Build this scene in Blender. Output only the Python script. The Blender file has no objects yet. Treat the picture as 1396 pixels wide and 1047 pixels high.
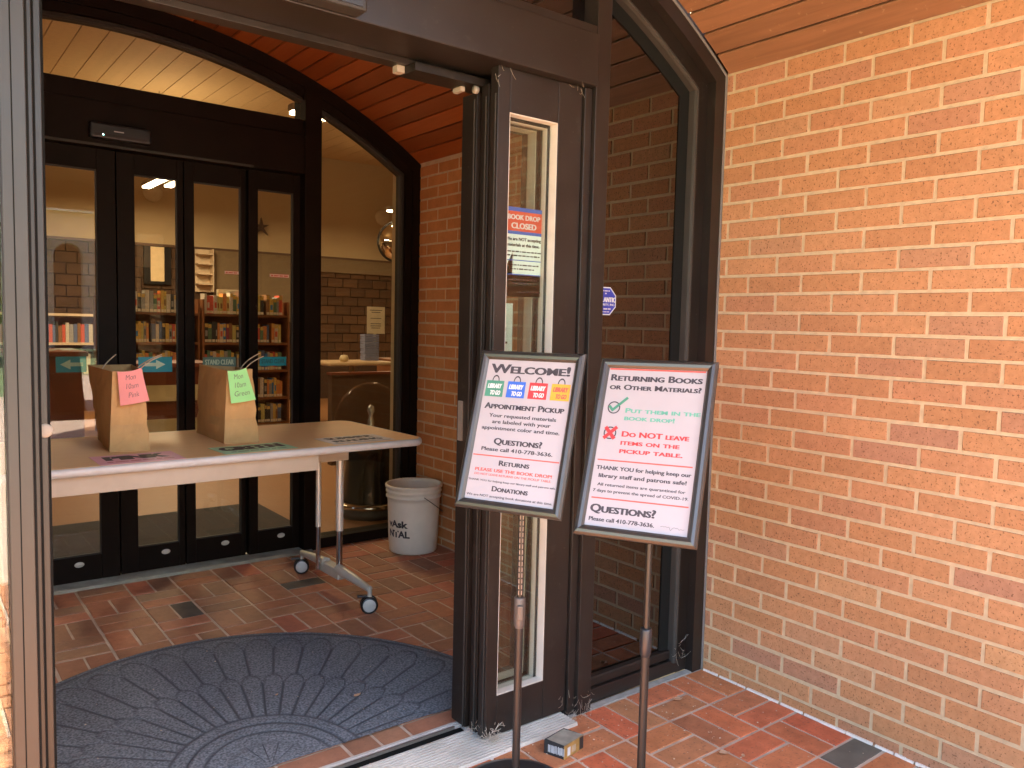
import bpy, bmesh, math, random
from mathutils import Vector, Matrix
random.seed(7)
sc = bpy.context.scene
C = sc.collection
R = math.radians

# ---------------------------------------------------------------- camera, sky, sun, exposure
cam_d = bpy.data.cameras.new('camera'); cam = bpy.data.objects.new('camera', cam_d); C.objects.link(cam)
cam_d.sensor_width = 36.0; cam_d.lens = 36.0 * 1092.3 / 1396.0; cam_d.clip_start = 0.05; cam_d.clip_end = 500
rr = (0.7921197, -0.60991372, 0.02348706); uu = (0.0272855, 0.07382615, 0.99689779); ff = (0.6097556, 0.78902152, -0.07512095)
m = Matrix(((rr[0], uu[0], -ff[0], -2.3318), (rr[1], uu[1], -ff[1], -1.8298), (rr[2], uu[2], -ff[2], 1.2537), (0, 0, 0, 1)))
cam.matrix_world = m
sc.camera = cam
SUN_EL, SUN_AZ = 50.0, 138.0
w = bpy.data.worlds.new('World'); sc.world = w; w.use_nodes = True
wn = w.node_tree; bg = wn.nodes['Background']
sky = wn.nodes.new('ShaderNodeTexSky'); sky.sky_type = 'NISHITA'; sky.sun_disc = False
sky.sun_elevation = R(SUN_EL); sky.sun_rotation = R(SUN_AZ); sky.altitude = 50; sky.dust_density = 2.0
wn.links.new(sky.outputs[0], bg.inputs[0]); bg.inputs[1].default_value = 0.115
sd = bpy.data.lights.new('sun', 'SUN'); so = bpy.data.objects.new('sun', sd); C.objects.link(so)
sd.energy = 5.0; sd.angle = R(0.53); sd.color = (1.0, 0.93, 0.82)
dv = Vector((math.sin(R(SUN_AZ)) * math.cos(R(SUN_EL)), math.cos(R(SUN_AZ)) * math.cos(R(SUN_EL)), math.sin(R(SUN_EL))))
so.rotation_euler = dv.to_track_quat('Z', 'Y').to_euler()
sc.view_settings.view_transform = 'Standard'; sc.view_settings.look = 'None'
sc.view_settings.gamma = 1.0; sc.view_settings.use_curve_mapping = False
sc.view_settings.exposure = 3.8
sc.cycles.max_bounces = 10; sc.cycles.transparent_max_bounces = 24; sc.cycles.glossy_bounces = 5
sc.cycles.diffuse_bounces = 5

# ---------------------------------------------------------------- materials
MATS = {}
def nodes_of(name):
    mt = bpy.data.materials.new(name); mt.use_nodes = True
    return mt, mt.node_tree, mt.node_tree.nodes['Principled BSDF']
def mat(name, col, rough=.5, metal=0.0, var=.08, scale=20, bump=0.0, bscale=None, spec=None, emit=None, rand=0.0, coat=0, dust=None):
    if name in MATS: return MATS[name]
    mt, nt, p = nodes_of(name); L = nt.links
    tc = nt.nodes.new('ShaderNodeTexCoord')
    nz = nt.nodes.new('ShaderNodeTexNoise'); nz.inputs['Scale'].default_value = scale; nz.inputs['Detail'].default_value = 6
    L.new(tc.outputs['Object'], nz.inputs['Vector'])
    mx = nt.nodes.new('ShaderNodeMix'); mx.data_type = 'RGBA'
    mx.inputs['A'].default_value = tuple(max(0, c * (1 - 2.2 * var)) for c in col) + (1,)
    mx.inputs['B'].default_value = tuple(min(1, c * (1 + 2.2 * var)) for c in col) + (1,)
    L.new(nz.outputs['Fac'], mx.inputs['Factor'])
    out = mx.outputs['Result']
    if rand:
        oi = nt.nodes.new('ShaderNodeObjectInfo'); hs = nt.nodes.new('ShaderNodeHueSaturation')
        mr = nt.nodes.new('ShaderNodeMapRange'); mr.inputs['To Min'].default_value = 1 - rand; mr.inputs['To Max'].default_value = 1 + rand
        L.new(oi.outputs['Random'], mr.inputs['Value']); L.new(mr.outputs[0], hs.inputs['Value']); L.new(out, hs.inputs['Color']); out = hs.outputs[0]
    if dust:
        for sc_, lo, hi, amt in ((95, .66, .70, .9), (14, .60, .80, .35)):
            nd = nt.nodes.new('ShaderNodeTexNoise'); nd.inputs['Scale'].default_value = sc_; nd.inputs['Detail'].default_value = 7; nd.inputs['Roughness'].default_value = .7
            gp = nt.nodes.new('ShaderNodeNewGeometry'); L.new(gp.outputs['Position'], nd.inputs['Vector'])
            md = nt.nodes.new('ShaderNodeMapRange'); md.inputs['From Min'].default_value = lo; md.inputs['From Max'].default_value = hi; md.inputs['To Max'].default_value = amt
            L.new(nd.outputs['Fac'], md.inputs['Value'])
            mm = nt.nodes.new('ShaderNodeMix'); mm.data_type = 'RGBA'; L.new(md.outputs[0], mm.inputs['Factor']); L.new(out, mm.inputs['A']); mm.inputs['B'].default_value = tuple(dust) + (1,)
            out = mm.outputs['Result']
    L.new(out, p.inputs['Base Color'])
    p.inputs['Metallic'].default_value = metal
    rm = nt.nodes.new('ShaderNodeMapRange'); rm.inputs['To Min'].default_value = max(.02, rough - .08); rm.inputs['To Max'].default_value = min(1, rough + .08)
    L.new(nz.outputs['Fac'], rm.inputs['Value']); L.new(rm.outputs[0], p.inputs['Roughness'])
    if spec is not None: p.inputs['Specular IOR Level'].default_value = spec
    if coat: p.inputs['Coat Weight'].default_value = coat; p.inputs['Coat Roughness'].default_value = .12
    if bump:
        n2 = nt.nodes.new('ShaderNodeTexNoise'); n2.inputs['Scale'].default_value = bscale or scale * 4; n2.inputs['Detail'].default_value = 8
        L.new(tc.outputs['Object'], n2.inputs['Vector'])
        bp = nt.nodes.new('ShaderNodeBump'); bp.inputs['Strength'].default_value = bump; bp.inputs['Distance'].default_value = .003
        L.new(n2.outputs['Fac'], bp.inputs['Height']); L.new(bp.outputs[0], p.inputs['Normal'])
    if emit:
        p.inputs['Emission Color'].default_value = tuple(emit[0]) + (1,); p.inputs['Emission Strength'].default_value = emit[1]
    MATS[name] = mt
    return mt
def ramp_mat(name, stops, speck=None, speck_col=(.05, .03, .02), rough=.85, bump=.3, nscale=9, mott=.25, speck_scale=170, speck_th=.64, spec=.3, fleck=None):
    """per-object colour out of a ramp, mottled, with dark specks"""
    mt, nt, p = nodes_of(name); L = nt.links; N = nt.nodes.new
    oi = N('ShaderNodeObjectInfo'); cr = N('ShaderNodeValToRGB')
    cr.color_ramp.elements[0].position = 0; cr.color_ramp.elements[0].color = stops[0][1] + (1,)
    cr.color_ramp.elements[1].position = stops[-1][0]; cr.color_ramp.elements[1].color = stops[-1][1] + (1,)
    for ps, c in stops[1:-1]:
        e = cr.color_ramp.elements.new(ps); e.color = c + (1,)
    geo = N('ShaderNodeNewGeometry')
    L.new(oi.outputs['Random'], cr.inputs['Fac'])
    n1 = N('ShaderNodeTexNoise'); n1.inputs['Scale'].default_value = nscale; n1.inputs['Detail'].default_value = 7; n1.inputs['Roughness'].default_value = .65
    L.new(geo.outputs['Position'], n1.inputs['Vector'])
    mr = N('ShaderNodeMapRange'); mr.inputs['From Min'].default_value = .25; mr.inputs['From Max'].default_value = .75
    mr.inputs['To Min'].default_value = 1 - mott; mr.inputs['To Max'].default_value = 1 + mott
    L.new(n1.outputs['Fac'], mr.inputs['Value'])
    hs = N('ShaderNodeHueSaturation'); L.new(cr.outputs[0], hs.inputs['Color']); L.new(mr.outputs[0], hs.inputs['Value'])
    out = hs.outputs[0]
    n2 = N('ShaderNodeTexNoise'); n2.inputs['Scale'].default_value = speck_scale; n2.inputs['Detail'].default_value = 3
    L.new(geo.outputs['Position'], n2.inputs['Vector'])
    if speck:
        st = N('ShaderNodeMapRange'); st.inputs['From Min'].default_value = speck_th; st.inputs['From Max'].default_value = speck_th + .06
        L.new(n2.outputs['Fac'], st.inputs['Value'])
        ml = N('ShaderNodeMath'); ml.operation = 'MULTIPLY'; ml.inputs[1].default_value = speck; L.new(st.outputs[0], ml.inputs[0])
        mx = N('ShaderNodeMix'); mx.data_type = 'RGBA'; L.new(ml.outputs[0], mx.inputs['Factor']); L.new(out, mx.inputs['A'])
        mx.inputs['B'].default_value = speck_col + (1,); out = mx.outputs['Result']
    if fleck:
        n3 = N('ShaderNodeTexNoise'); n3.inputs['Scale'].default_value = 60; n3.inputs['Detail'].default_value = 5
        L.new(geo.outputs['Position'], n3.inputs['Vector'])
        st = N('ShaderNodeMapRange'); st.inputs['From Min'].default_value = .68; st.inputs['From Max'].default_value = .72; st.inputs['To Max'].default_value = .8
        L.new(n3.outputs['Fac'], st.inputs['Value'])
        mx = N('ShaderNodeMix'); mx.data_type = 'RGBA'; L.new(st.outputs[0], mx.inputs['Factor']); L.new(out, mx.inputs['A'])
        mx.inputs['B'].default_value = fleck + (1,); out = mx.outputs['Result']
    n5 = N('ShaderNodeTexNoise'); n5.inputs['Scale'].default_value = 2.2; n5.inputs['Detail'].default_value = 5; n5.inputs['Roughness'].default_value = .6
    L.new(geo.outputs['Position'], n5.inputs['Vector'])
    m5 = N('ShaderNodeMapRange'); m5.inputs['From Min'].default_value = .3; m5.inputs['From Max'].default_value = .7; m5.inputs['To Min'].default_value = .88; m5.inputs['To Max'].default_value = 1.08
    L.new(n5.outputs['Fac'], m5.inputs['Value']); h5 = N('ShaderNodeHueSaturation'); L.new(out, h5.inputs['Color']); L.new(m5.outputs[0], h5.inputs['Value']); out = h5.outputs[0]
    L.new(out, p.inputs['Base Color']); p.inputs['Roughness'].default_value = rough; p.inputs['Specular IOR Level'].default_value = spec
    bp = N('ShaderNodeBump'); bp.inputs['Strength'].default_value = bump; bp.inputs['Distance'].default_value = .002
    L.new(n2.outputs['Fac'], bp.inputs['Height']); L.new(bp.outputs[0], p.inputs['Normal'])
    MATS[name] = mt; return mt
def wood(name, c1, c2, rough=.4, axis='Y', spec=.5, fleck=None, scale=3.0):
    mt, nt, p = nodes_of(name); L = nt.links; N = nt.nodes.new
    geo = N('ShaderNodeNewGeometry'); oi = N('ShaderNodeObjectInfo')
    ad = N('ShaderNodeVectorMath'); ad.operation = 'ADD'; L.new(geo.outputs['Position'], ad.inputs[0])
    cm = N('ShaderNodeCombineXYZ'); mu = N('ShaderNodeMath'); mu.operation = 'MULTIPLY'; mu.inputs[1].default_value = 37
    L.new(oi.outputs['Random'], mu.inputs[0]); L.new(mu.outputs[0], cm.inputs[1]); L.new(cm.outputs[0], ad.inputs[1])
    mp = N('ShaderNodeMapping'); s = {'Y': (1, .06, 1), 'X': (.06, 1, 1), 'Z': (1, 1, .06)}[axis]
    mp.inputs['Scale'].default_value = s; L.new(ad.outputs[0], mp.inputs['Vector'])
    nz = N('ShaderNodeTexNoise'); nz.inputs['Scale'].default_value = scale * 14; nz.inputs['Detail'].default_value = 8; nz.inputs['Distortion'].default_value = 1.0
    L.new(mp.outputs[0], nz.inputs['Vector'])
    mx = N('ShaderNodeMix'); mx.data_type = 'RGBA'; mx.inputs['A'].default_value = c1 + (1,); mx.inputs['B'].default_value = c2 + (1,)
    L.new(nz.outputs['Fac'], mx.inputs['Factor'])
    hs = N('ShaderNodeHueSaturation'); mr = N('ShaderNodeMapRange'); mr.inputs['To Min'].default_value = .72; mr.inputs['To Max'].default_value = 1.22
    L.new(oi.outputs['Random'], mr.inputs['Value']); L.new(mr.outputs[0], hs.inputs['Value']); L.new(mx.outputs['Result'], hs.inputs['Color'])
    out = hs.outputs[0]
    if fleck:
        n3 = N('ShaderNodeTexNoise'); n3.inputs['Scale'].default_value = 45; n3.inputs['Detail'].default_value = 6; L.new(geo.outputs['Position'], n3.inputs['Vector'])
        st = N('ShaderNodeMapRange'); st.inputs['From Min'].default_value = .66; st.inputs['From Max'].default_value = .72; st.inputs['To Max'].default_value = .6
        L.new(n3.outputs['Fac'], st.inputs['Value'])
        m2 = N('ShaderNodeMix'); m2.data_type = 'RGBA'; L.new(st.outputs[0], m2.inputs['Factor']); L.new(out, m2.inputs['A']); m2.inputs['B'].default_value = fleck + (1,)
        out = m2.outputs['Result']
    L.new(out, p.inputs['Base Color']); p.inputs['Roughness'].default_value = rough; p.inputs['Specular IOR Level'].default_value = spec
    bp = N('ShaderNodeBump'); bp.inputs['Strength'].default_value = .15; bp.inputs['Distance'].default_value = .002
    L.new(nz.outputs['Fac'], bp.inputs['Height']); L.new(bp.outputs[0], p.inputs['Normal'])
    MATS[name] = mt; return mt
def glass(name, tint, ior=1.5, rough=0.0):
    mt = bpy.data.materials.new(name); mt.use_nodes = True; nt = mt.node_tree; L = nt.links
    nt.nodes.clear(); N = nt.nodes.new
    out = N('ShaderNodeOutputMaterial'); tr = N('ShaderNodeBsdfTransparent'); gl = N('ShaderNodeBsdfGlossy'); fr = N('ShaderNodeFresnel'); mx = N('ShaderNodeMixShader')
    tr.inputs[0].default_value = tint + (1,); gl.inputs['Roughness'].default_value = rough; 
    gb = N('ShaderNodeNewGeometry'); mv = N('ShaderNodeMapRange'); mv.inputs['To Min'].default_value = ior; mv.inputs['To Max'].default_value = 1.0 / ior
    L.new(gb.outputs['Backfacing'], mv.inputs['Value']); L.new(mv.outputs[0], fr.inputs[0])
    L.new(fr.outputs[0], mx.inputs[0]); L.new(tr.outputs[0], mx.inputs[1]); L.new(gl.outputs[0], mx.inputs[2]); L.new(mx.outputs[0], out.inputs[0])
    MATS[name] = mt; return mt

BR = ramp_mat('wall_brick', [(0, (.357, .163, .076)), (.3, (.388, .178, .079)), (.55, (.413, .196, .091)), (.8, (.381, .171, .084)), (.93, (.333, .159, .092)), (1, (.428, .217, .099))],
              speck=.8, speck_col=(.12, .06, .03), speck_scale=160, speck_th=.60, mott=.17, nscale=48, bump=.35, rough=.9, spec=.2)
BRV = ramp_mat('vestibule_brick', [(0, (.420, .165, .054)), (.4, (.470, .187, .062)), (.7, (.440, .171, .060)), (1, (.500, .220, .076))],
               speck=.45, speck_col=(.12, .05, .03), mott=.15, nscale=14, bump=.3, rough=.9, spec=.2)
MORT = mat('mortar', (.462, .333, .201), .95, var=.12, scale=40, bump=.5, spec=.1)
MORTV = mat('vestibule_mortar', (.500, .361, .216), .95, var=.12, scale=40, bump=.5, spec=.1)
PAV = ramp_mat('floor_paver', [(0, (.489, .172, .066)), (.2, (.412, .163, .066)), (.4, (.514, .120, .052)), (.6, (.423, .184, .079)), (.8, (.552, .158, .063)), (1, (.346, .131, .060))],
               speck=.6, speck_col=(.14, .07, .05), speck_scale=110, speck_th=.61, mott=.28, nscale=17, bump=.35, rough=.7, spec=.3, fleck=(.5, .36, .25))
PAVV = ramp_mat('vestibule_paver', [(0, (.44, .175, .088)), (.2, (.31, .155, .085)), (.4, (.50, .165, .092)), (.6, (.36, .20, .11)), (.8, (.46, .175, .09)), (1, (.27, .145, .085))],
                speck=.55, speck_col=(.12, .07, .05), speck_scale=110, mott=.2, nscale=22, bump=.35, rough=.62, spec=.3)
PAVD = mat('charcoal_paver', (.115, .095, .068), .8, var=.25, scale=14, bump=.3)
JOINT = mat('paver_joint', (.46, .34, .25), .95, var=.25, scale=12, bump=.4)
WOODV = wood('vestibule_plank_wood', (.205, .043, .007), (.322, .079, .014), rough=.42)
WOODC = wood('canopy_plank_wood', (.107, .047, .021), (.263, .120, .056), rough=.5, fleck=(.345, .219, .118))
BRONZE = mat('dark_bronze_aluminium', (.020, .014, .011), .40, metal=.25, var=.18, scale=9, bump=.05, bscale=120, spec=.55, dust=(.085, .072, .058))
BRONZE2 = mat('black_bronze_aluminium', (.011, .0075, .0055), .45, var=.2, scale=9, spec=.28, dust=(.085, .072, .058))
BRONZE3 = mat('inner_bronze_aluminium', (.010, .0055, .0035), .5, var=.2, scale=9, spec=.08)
BEAD = mat('bead_grey_aluminium', (.036, .031, .026), .6, var=.1, spec=.25)
BEADW = mat('pale_glazing_bead', (.496, .448, .384), .5, var=.08)
GASK = mat('black_gasket', (.007, .007, .006), .8, spec=.12)
ALU = mat('worn_aluminium', (.585, .543, .476), .5, metal=.15, var=.14, scale=12, bump=.2)
CLEAR = glass('clear_glass', (.93, .95, .92), 1.62)
CLEARI = glass('inner_door_glass', (.90, .88, .82), 1.52)
TINT = glass('bronze_tinted_glass', (.05, .036, .022), 2.2)
BLACK = mat('black_plastic', (.018, .018, .02), .35, var=.1)
WHITE = mat('white_paper', (.544, .530, .523), .6, var=.02)
PINKW = mat('poster_sheet_paper', (.340, .300, .304), .35, var=.02, spec=.5)
INK = mat('black_ink', (.03, .025, .03), .6)
INKG = mat('grey_ink', (.038, .030, .036), .6)
RED = mat('red_ink', (.50, .07, .035), .5)
GREENI = mat('green_ink', (.05, .19, .12), .5)
BLUEI = mat('blue_ink', (.03, .10, .42), .5)
YELI = mat('yellow_ink', (.55, .27, .02), .5)
TEAL = mat('teal_sticker', (.008, .26, .32), .45)
TEALD = mat('dark_teal_ink', (.02, .12, .14), .5)
PALEG = mat('pale_green_ink', (.50, .62, .45), .5)

# ---------------------------------------------------------------- helpers
def link(name, me, material=None, parent=None, loc=None, rot=None):
    o = bpy.data.objects.new(name, me); C.objects.link(o)
    if material is not None and me is not None and len(me.materials) == 0:
        for mm in (material if isinstance(material, (list, tuple)) else [material]): me.materials.append(mm)
    if parent is not None: o.parent = parent
    if loc is not None: o.location = loc
    if rot is not None: o.rotation_euler = rot
    return o
def tag(o, label=None, cat=None, group=None, kind=None):
    if label: o['label'] = label
    if cat: o['category'] = cat
    if group: o['group'] = group
    if kind: o['kind'] = kind
    return o
def empty(name, label, cat, loc=(0, 0, 0), rz=0, group=None):
    o = bpy.data.objects.new(name, None); C.objects.link(o); o.location = loc; o.rotation_euler = (0, 0, rz); o.empty_display_size = .05
    return tag(o, label, cat, group)
class MB:
    def __init__(s): s.v = []; s.f = []; s.m = []; s.sm = []
    def add(s, vs, fs, mi=0, smooth=False):
        k = len(s.v); s.v += [tuple(v) for v in vs]
        for f in fs: s.f.append(tuple(i + k for i in f)); s.m.append(mi); s.sm.append(smooth)
        return s
    def box(s, x0, x1, y0, y1, z0, z1, mi=0, b=0.0):
        if b <= 0:
            vs = [(x, y, z) for x in (x0, x1) for y in (y0, y1) for z in (z0, z1)]
            s.add(vs, [(0, 1, 3, 2), (4, 6, 7, 5), (0, 4, 5, 1), (2, 3, 7, 6), (0, 2, 6, 4), (1, 5, 7, 3)], mi)
        else:
            bm = bmesh.new(); bmesh.ops.create_cube(bm, size=1)
            for v in bm.verts: v.co = Vector(((x0 + x1) / 2 + v.co.x * (x1 - x0), (y0 + y1) / 2 + v.co.y * (y1 - y0), (z0 + z1) / 2 + v.co.z * (z1 - z0)))
            bmesh.ops.bevel(bm, geom=bm.edges[:], offset=b, segments=2, affect='EDGES', profile=.5)
            bm.verts.index_update(); s.add([v.co[:] for v in bm.verts], [[v.index for v in f.verts] for f in bm.faces], mi); bm.free()
        return s
    def tube(s, pts, r, n=12, mi=0, cap=True):
        pts = [Vector(p) for p in pts]; rs = r if isinstance(r, (list, tuple)) else [r] * len(pts)
        rings = []; up = None
        for i, p in enumerate(pts):
            d = (pts[min(i + 1, len(pts) - 1)] - pts[max(i - 1, 0)]).normalized()
            if up is None: up = d.orthogonal().normalized()
            up = (up - d * up.dot(d)).normalized(); sd_ = d.cross(up)
            rings.append([p + (up * math.cos(2 * math.pi * k / n) + sd_ * math.sin(2 * math.pi * k / n)) * rs[i] for k in range(n)])
        vs = [v for rg in rings for v in rg]; fs = []
        for i in range(len(pts) - 1):
            for k in range(n): fs.append((i * n + k, i * n + (k + 1) % n, (i + 1) * n + (k + 1) % n, (i + 1) * n + k))
        s.add(vs, fs, mi, True)
        if cap: s.add(rings[0], [tuple(range(n))[::-1]], mi); s.add(rings[-1], [tuple(range(n))], mi)
        return s
    def lathe(s, prof, c=(0, 0, 0), n=40, mi=0, axis='Z'):
        vs = []
        for r_, z in prof:
            for k in range(n):
                a = 2 * math.pi * k / n; x, y, zz = r_ * math.cos(a), r_ * math.sin(a), z
                if axis == 'X': x, y, zz = zz, x, y
                if axis == 'Y': x, y, zz = y, zz, x
                vs.append((c[0] + x, c[1] + y, c[2] + zz))
        fs = [(i * n + k, i * n + (k + 1) % n, (i + 1) * n + (k + 1) % n, (i + 1) * n + k) for i in range(len(prof) - 1) for k in range(n)]
        s.add(vs, fs, mi, True); return s
    def prism(s, poly, axis, a0, a1, mi=0):
        """poly of 2D points extruded along axis"""
        n = len(poly)
        def P(p, a): return {'Y': (p[0], a, p[1]), 'X': (a, p[0], p[1]), 'Z': (p[0], p[1], a)}[axis]
        vs = [P(p, a0) for p in poly] + [P(p, a1) for p in poly]
        s.add(vs, [tuple(range(n)), tuple(range(n, 2 * n))[::-1]] + [(i, (i + 1) % n, n + (i + 1) % n, n + i) for i in range(n)], mi)
        return s
    def mesh(s, name):
        me = bpy.data.meshes.new(name); me.from_pydata(s.v, [], s.f); me.update()
        for p, mi, sm in zip(me.polygons, s.m, s.sm): p.material_index = mi; p.use_smooth = sm
        bm = bmesh.new(); bm.from_mesh(me); bmesh.ops.recalc_face_normals(bm, faces=bm.faces[:]); bm.to_mesh(me); bm.free()
        return me
    def build(s, name, material, parent=None, loc=None, rot=None):
        return link(name, s.mesh(name), material, parent, loc, rot)
def box_part(name, dims, material, parent=None, b=0.0):
    return MB().box(*dims, b=b).build(name, material, parent)

# text as flat meshes, laid in a local XY plane
_tc = bpy.data.curves.new('lettering', 'FONT')
def text_geo(s, height=None, width=None, caps=False, bold=.02, shear=0.0, italic=False):
    cu = bpy.data.curves.new('lettering', 'FONT'); cu.body = s; cu.size = 1; cu.offset = bold; cu.shear = shear; cu.resolution_u = 3
    if caps:
        cu.small_caps_scale = .78
        for k, ch in enumerate(s):
            if ch.islower(): cu.body_format[k].use_small_caps = True
    ob = bpy.data.objects.new('lettering', cu); C.objects.link(ob); bpy.context.view_layer.update()
    dg = bpy.context.evaluated_depsgraph_get(); me = ob.evaluated_get(dg).to_mesh()
    vs = [v.co.copy() for v in me.vertices]; fs = [tuple(p.vertices) for p in me.polygons]
    ob.evaluated_get(dg).to_mesh_clear(); bpy.data.objects.remove(ob); bpy.data.curves.remove(cu)
    if not vs: return [], []
    x0, x1 = min(v.x for v in vs), max(v.x for v in vs)
    sy = height if height else 1
    sx = width / max(1e-6, x1 - x0) if width else sy
    if height is None: sy = sx
    return [((v.x - x0) * sx, v.y * sy / (.72 if height else 1)) for v in vs], fs
def put_text(mb, s, x, y, height=None, width=None, align='C', mi=0, z=.0006, shift=None, **kw):
    b_ = kw.get('bold', .02); kw['bold'] = min(b_, .03) * .5 if b_ > 0 else b_
    if shift is None: shift = 1.1 * max(0, b_) + .018
    vs, fs = text_geo(s, height, width, **kw)
    if not vs: return
    wd = max(v[0] for v in vs); off = {'C': -wd / 2, 'L': 0, 'R': -wd}[align]
    ht = max(v[1] for v in vs); e = ht * shift
    for q, dx in enumerate((0, -e, e)):
        mb.add([(x + vx + off + dx, y + vy, z + .00006 * q) for vx, vy in vs], fs, mi)
def squiggle(mb, x0, x1, y, h, mi, z=.0009, seed=1):
    # a line of print too small to read: word-sized dashes
    rn_ = random.Random(seed); x = x0
    while x < x1 - h:
        l_ = min(x1 - x, h * rn_.uniform(1.2, 4.2)); rect(mb, x, x + l_, y, y + h * rn_.uniform(.75, 1.0), mi, z); x += l_ + h * .6
def rect(mb, x0, x1, y0, y1, mi, z=.0005): mb.add([(x0, y0, z), (x1, y0, z), (x1, y1, z), (x0, y1, z)], [(0, 1, 2, 3)], mi)
UPRIGHT = (R(90), 0, 0)      # local XY plane standing up, facing -Y

# ---------------------------------------------------------------- bricks and pavers
def block(lu, lv, dep, seed, ch=.0016, amp=.0009):
    rn = random.Random(seed); j = lambda: rn.uniform(-amp, amp)
    hu, hv = lu / 2, lv / 2; vs = []
    for n_, q in ((-dep, 0), (-ch, 0), (0, ch)):
        for a, b in ((-1, -1), (1, -1), (1, 1), (-1, 1)):
            vs.append((a * (hu - q) + j(), b * (hv - q) + j(), n_ + (j() * .6 if n_ == 0 else 0)))
    fs = [(8, 9, 10, 11)] + [(k, (k + 1) % 4, 4 + (k + 1) % 4, 4 + k) for k in range(4)] + [(4 + k, 4 + (k + 1) % 4, 8 + (k + 1) % 4, 8 + k) for k in range(4)]
    return vs, fs
_bc = {}
def block_mesh(kind, lu, lv, dep, seed, mt, amp=.0009):
    key = (kind, round(lu, 3), round(lv, 3), seed)
    if key not in _bc:
        vs, fs = block(lu, lv, dep, hash((round(lu, 3), seed)) & 0xffff, amp=amp)
        if kind in ('wall', 'vest'): vs = [(-n_, -u, v) for u, v, n_ in vs]      # face towards -X
        elif kind == 'wally': vs = [(u, -n_, v) for u, v, n_ in vs]
        me = bpy.data.meshes.new('brick'); me.from_pydata(vs, [], fs); me.update(); me.materials.append(mt); _bc[key] = me
    return _bc[key]
H, LB, JT = .0636, .2042, .0105
def brick_wall(parent, kind, xf, y0, y1, mt, single, z_top=2.135):
    rest = MB(); n = 0
    for c in range(0, 34):
        zt = min(z_top, (33.5 - c) * H + .0055 - JT / 2); zb = max(.0, (32.5 - c) * H + .0055 + JT / 2)
        if zt - zb < .012: continue
        off = 0 if c % 2 == 0 else .46
        for j in range(-16, 40):
            ya = -(j + off) * LB - .031 - JT / 2; yb = ya - LB + JT
            a, b = min(ya, y1), max(yb, y0)
            if a - b < .012: continue
            yc, zc_ = (a + b) / 2 + random.uniform(-.0008, .0008), (zt + zb) / 2 + random.uniform(-.0007, .0007)
            dx = random.uniform(-.0012, .0012)
            if single(yc):
                link('brick', block_mesh(kind, a - b, zt - zb, .03, n % 5, mt), None, parent, (xf + dx, yc, zc_)); n += 1
            else:
                vs, fs = block(a - b, zt - zb, .03, random.randrange(9999)); rest.add([(xf + dx - n_, yc - u, zc_ + v) for u, v, n_ in vs], fs)
    if rest.v: tag(rest.build('rest_of_the_bricks', mt, parent), kind='stuff')
    return n
XV = .085
ow = empty('brick_wall', 'orange brick wall with pale mortar outside, beside the dark tinted window', 'wall', (0, -1, 0))
ow.location = (0, 0, 0)
brick_wall(ow, 'wall', 0, -4.2, -.004, BR, lambda y: y > -1.55)
box_part('mortar', (.0024, .30, -4.2, -.002, -.01, 2.30), MORT, ow)
vw = empty('vestibule_wall', 'brick side wall inside the vestibule behind the white bucket', 'wall')
brick_wall(vw, 'vest', XV, .02, 2.22, BRV, lambda y: y > .45)
box_part('mortar', (XV + .0024, .40, .0, 2.42, -.01, 2.42), MORTV, vw)
lw = empty('vestibule_wall', 'brick side wall of the vestibule opposite the one with the bucket', 'wall')
tag(MB().box(-3.35, -3.12, 0, 2.25, -.01, 2.42).build('wall_face', mat('brick_far_side', (.40, .15, .08), .9, var=.2), lw))

def in_ellipse(x, y): return ((x + 1.53) / .86) ** 2 + ((y - .27) / 1.0) ** 2 < 1 and y > .3
def pave(parent, x0, x1, y0, y1, gx, gy, par, mt, single, dark, skip=None):
    B = .199; J = .0105; rest = MB(); n = 0
    i0, i1 = math.floor((x0 - gx) / B) - 1, math.ceil((x1 - gx) / B) + 1
    j0, j1 = math.floor((y0 - gy) / B) - 1, math.ceil((y1 - gy) / B) + 1
    for i in range(i0, i1):
        for j in range(j0, j1):
            bx, by = gx + i * B, gy + j * B; ylong = (i + j + par) % 2 == 0
            for h in (0, 1):
                if ylong: a = (bx + h * B / 2, bx + (h + 1) * B / 2, by, by + B)
                else: a = (bx, bx + B, by + h * B / 2, by + (h + 1) * B / 2)
                a = (max(a[0] + J / 2, x0), min(a[1] - J / 2, x1), max(a[2] + J / 2, y0), min(a[3] - J / 2, y1))
                if a[1] - a[0] < .012 or a[3] - a[2] < .012: continue
                cx, cy = (a[0] + a[1]) / 2, (a[2] + a[3]) / 2
                if skip and skip(cx, cy): continue
                dz = random.uniform(-.0012, .0012)
                dk = any(abs(cx - dx) < .055 and abs(cy - dy) < .055 for dx, dy in dark)
                if single(cx, cy) or dk:
                    me = block_mesh('pav' + mt.name + str(dk), a[1] - a[0], a[3] - a[2], .02, n % 4, PAVD if dk else mt, amp=.0014)
                    o = link('paver', me, None, parent, (cx + random.uniform(-.001, .001), cy + random.uniform(-.001, .001), dz), (random.uniform(-.003, .003), random.uniform(-.003, .003), random.uniform(-.006, .006)))
                    if dk: o['label'] = 'charcoal grey paver'
                    n += 1
                else:
                    vs, fs = block(a[1] - a[0], a[3] - a[2], .02, random.randrange(9999)); rest.add([(cx + u, cy + v, dz + n_) for u, v, n_ in vs], fs)
    if rest.v: tag(rest.build('rest_of_the_pavers', mt, parent), kind='stuff')
    return n
vf = tag(MB().box(-3.13, .12, .16, 2.35, -.12, -.0034).build('vestibule_floor', mat('vestibule_joint', (.56, .42, .30), .95, var=.2, scale=12, bump=.3)), kind='structure')
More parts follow.
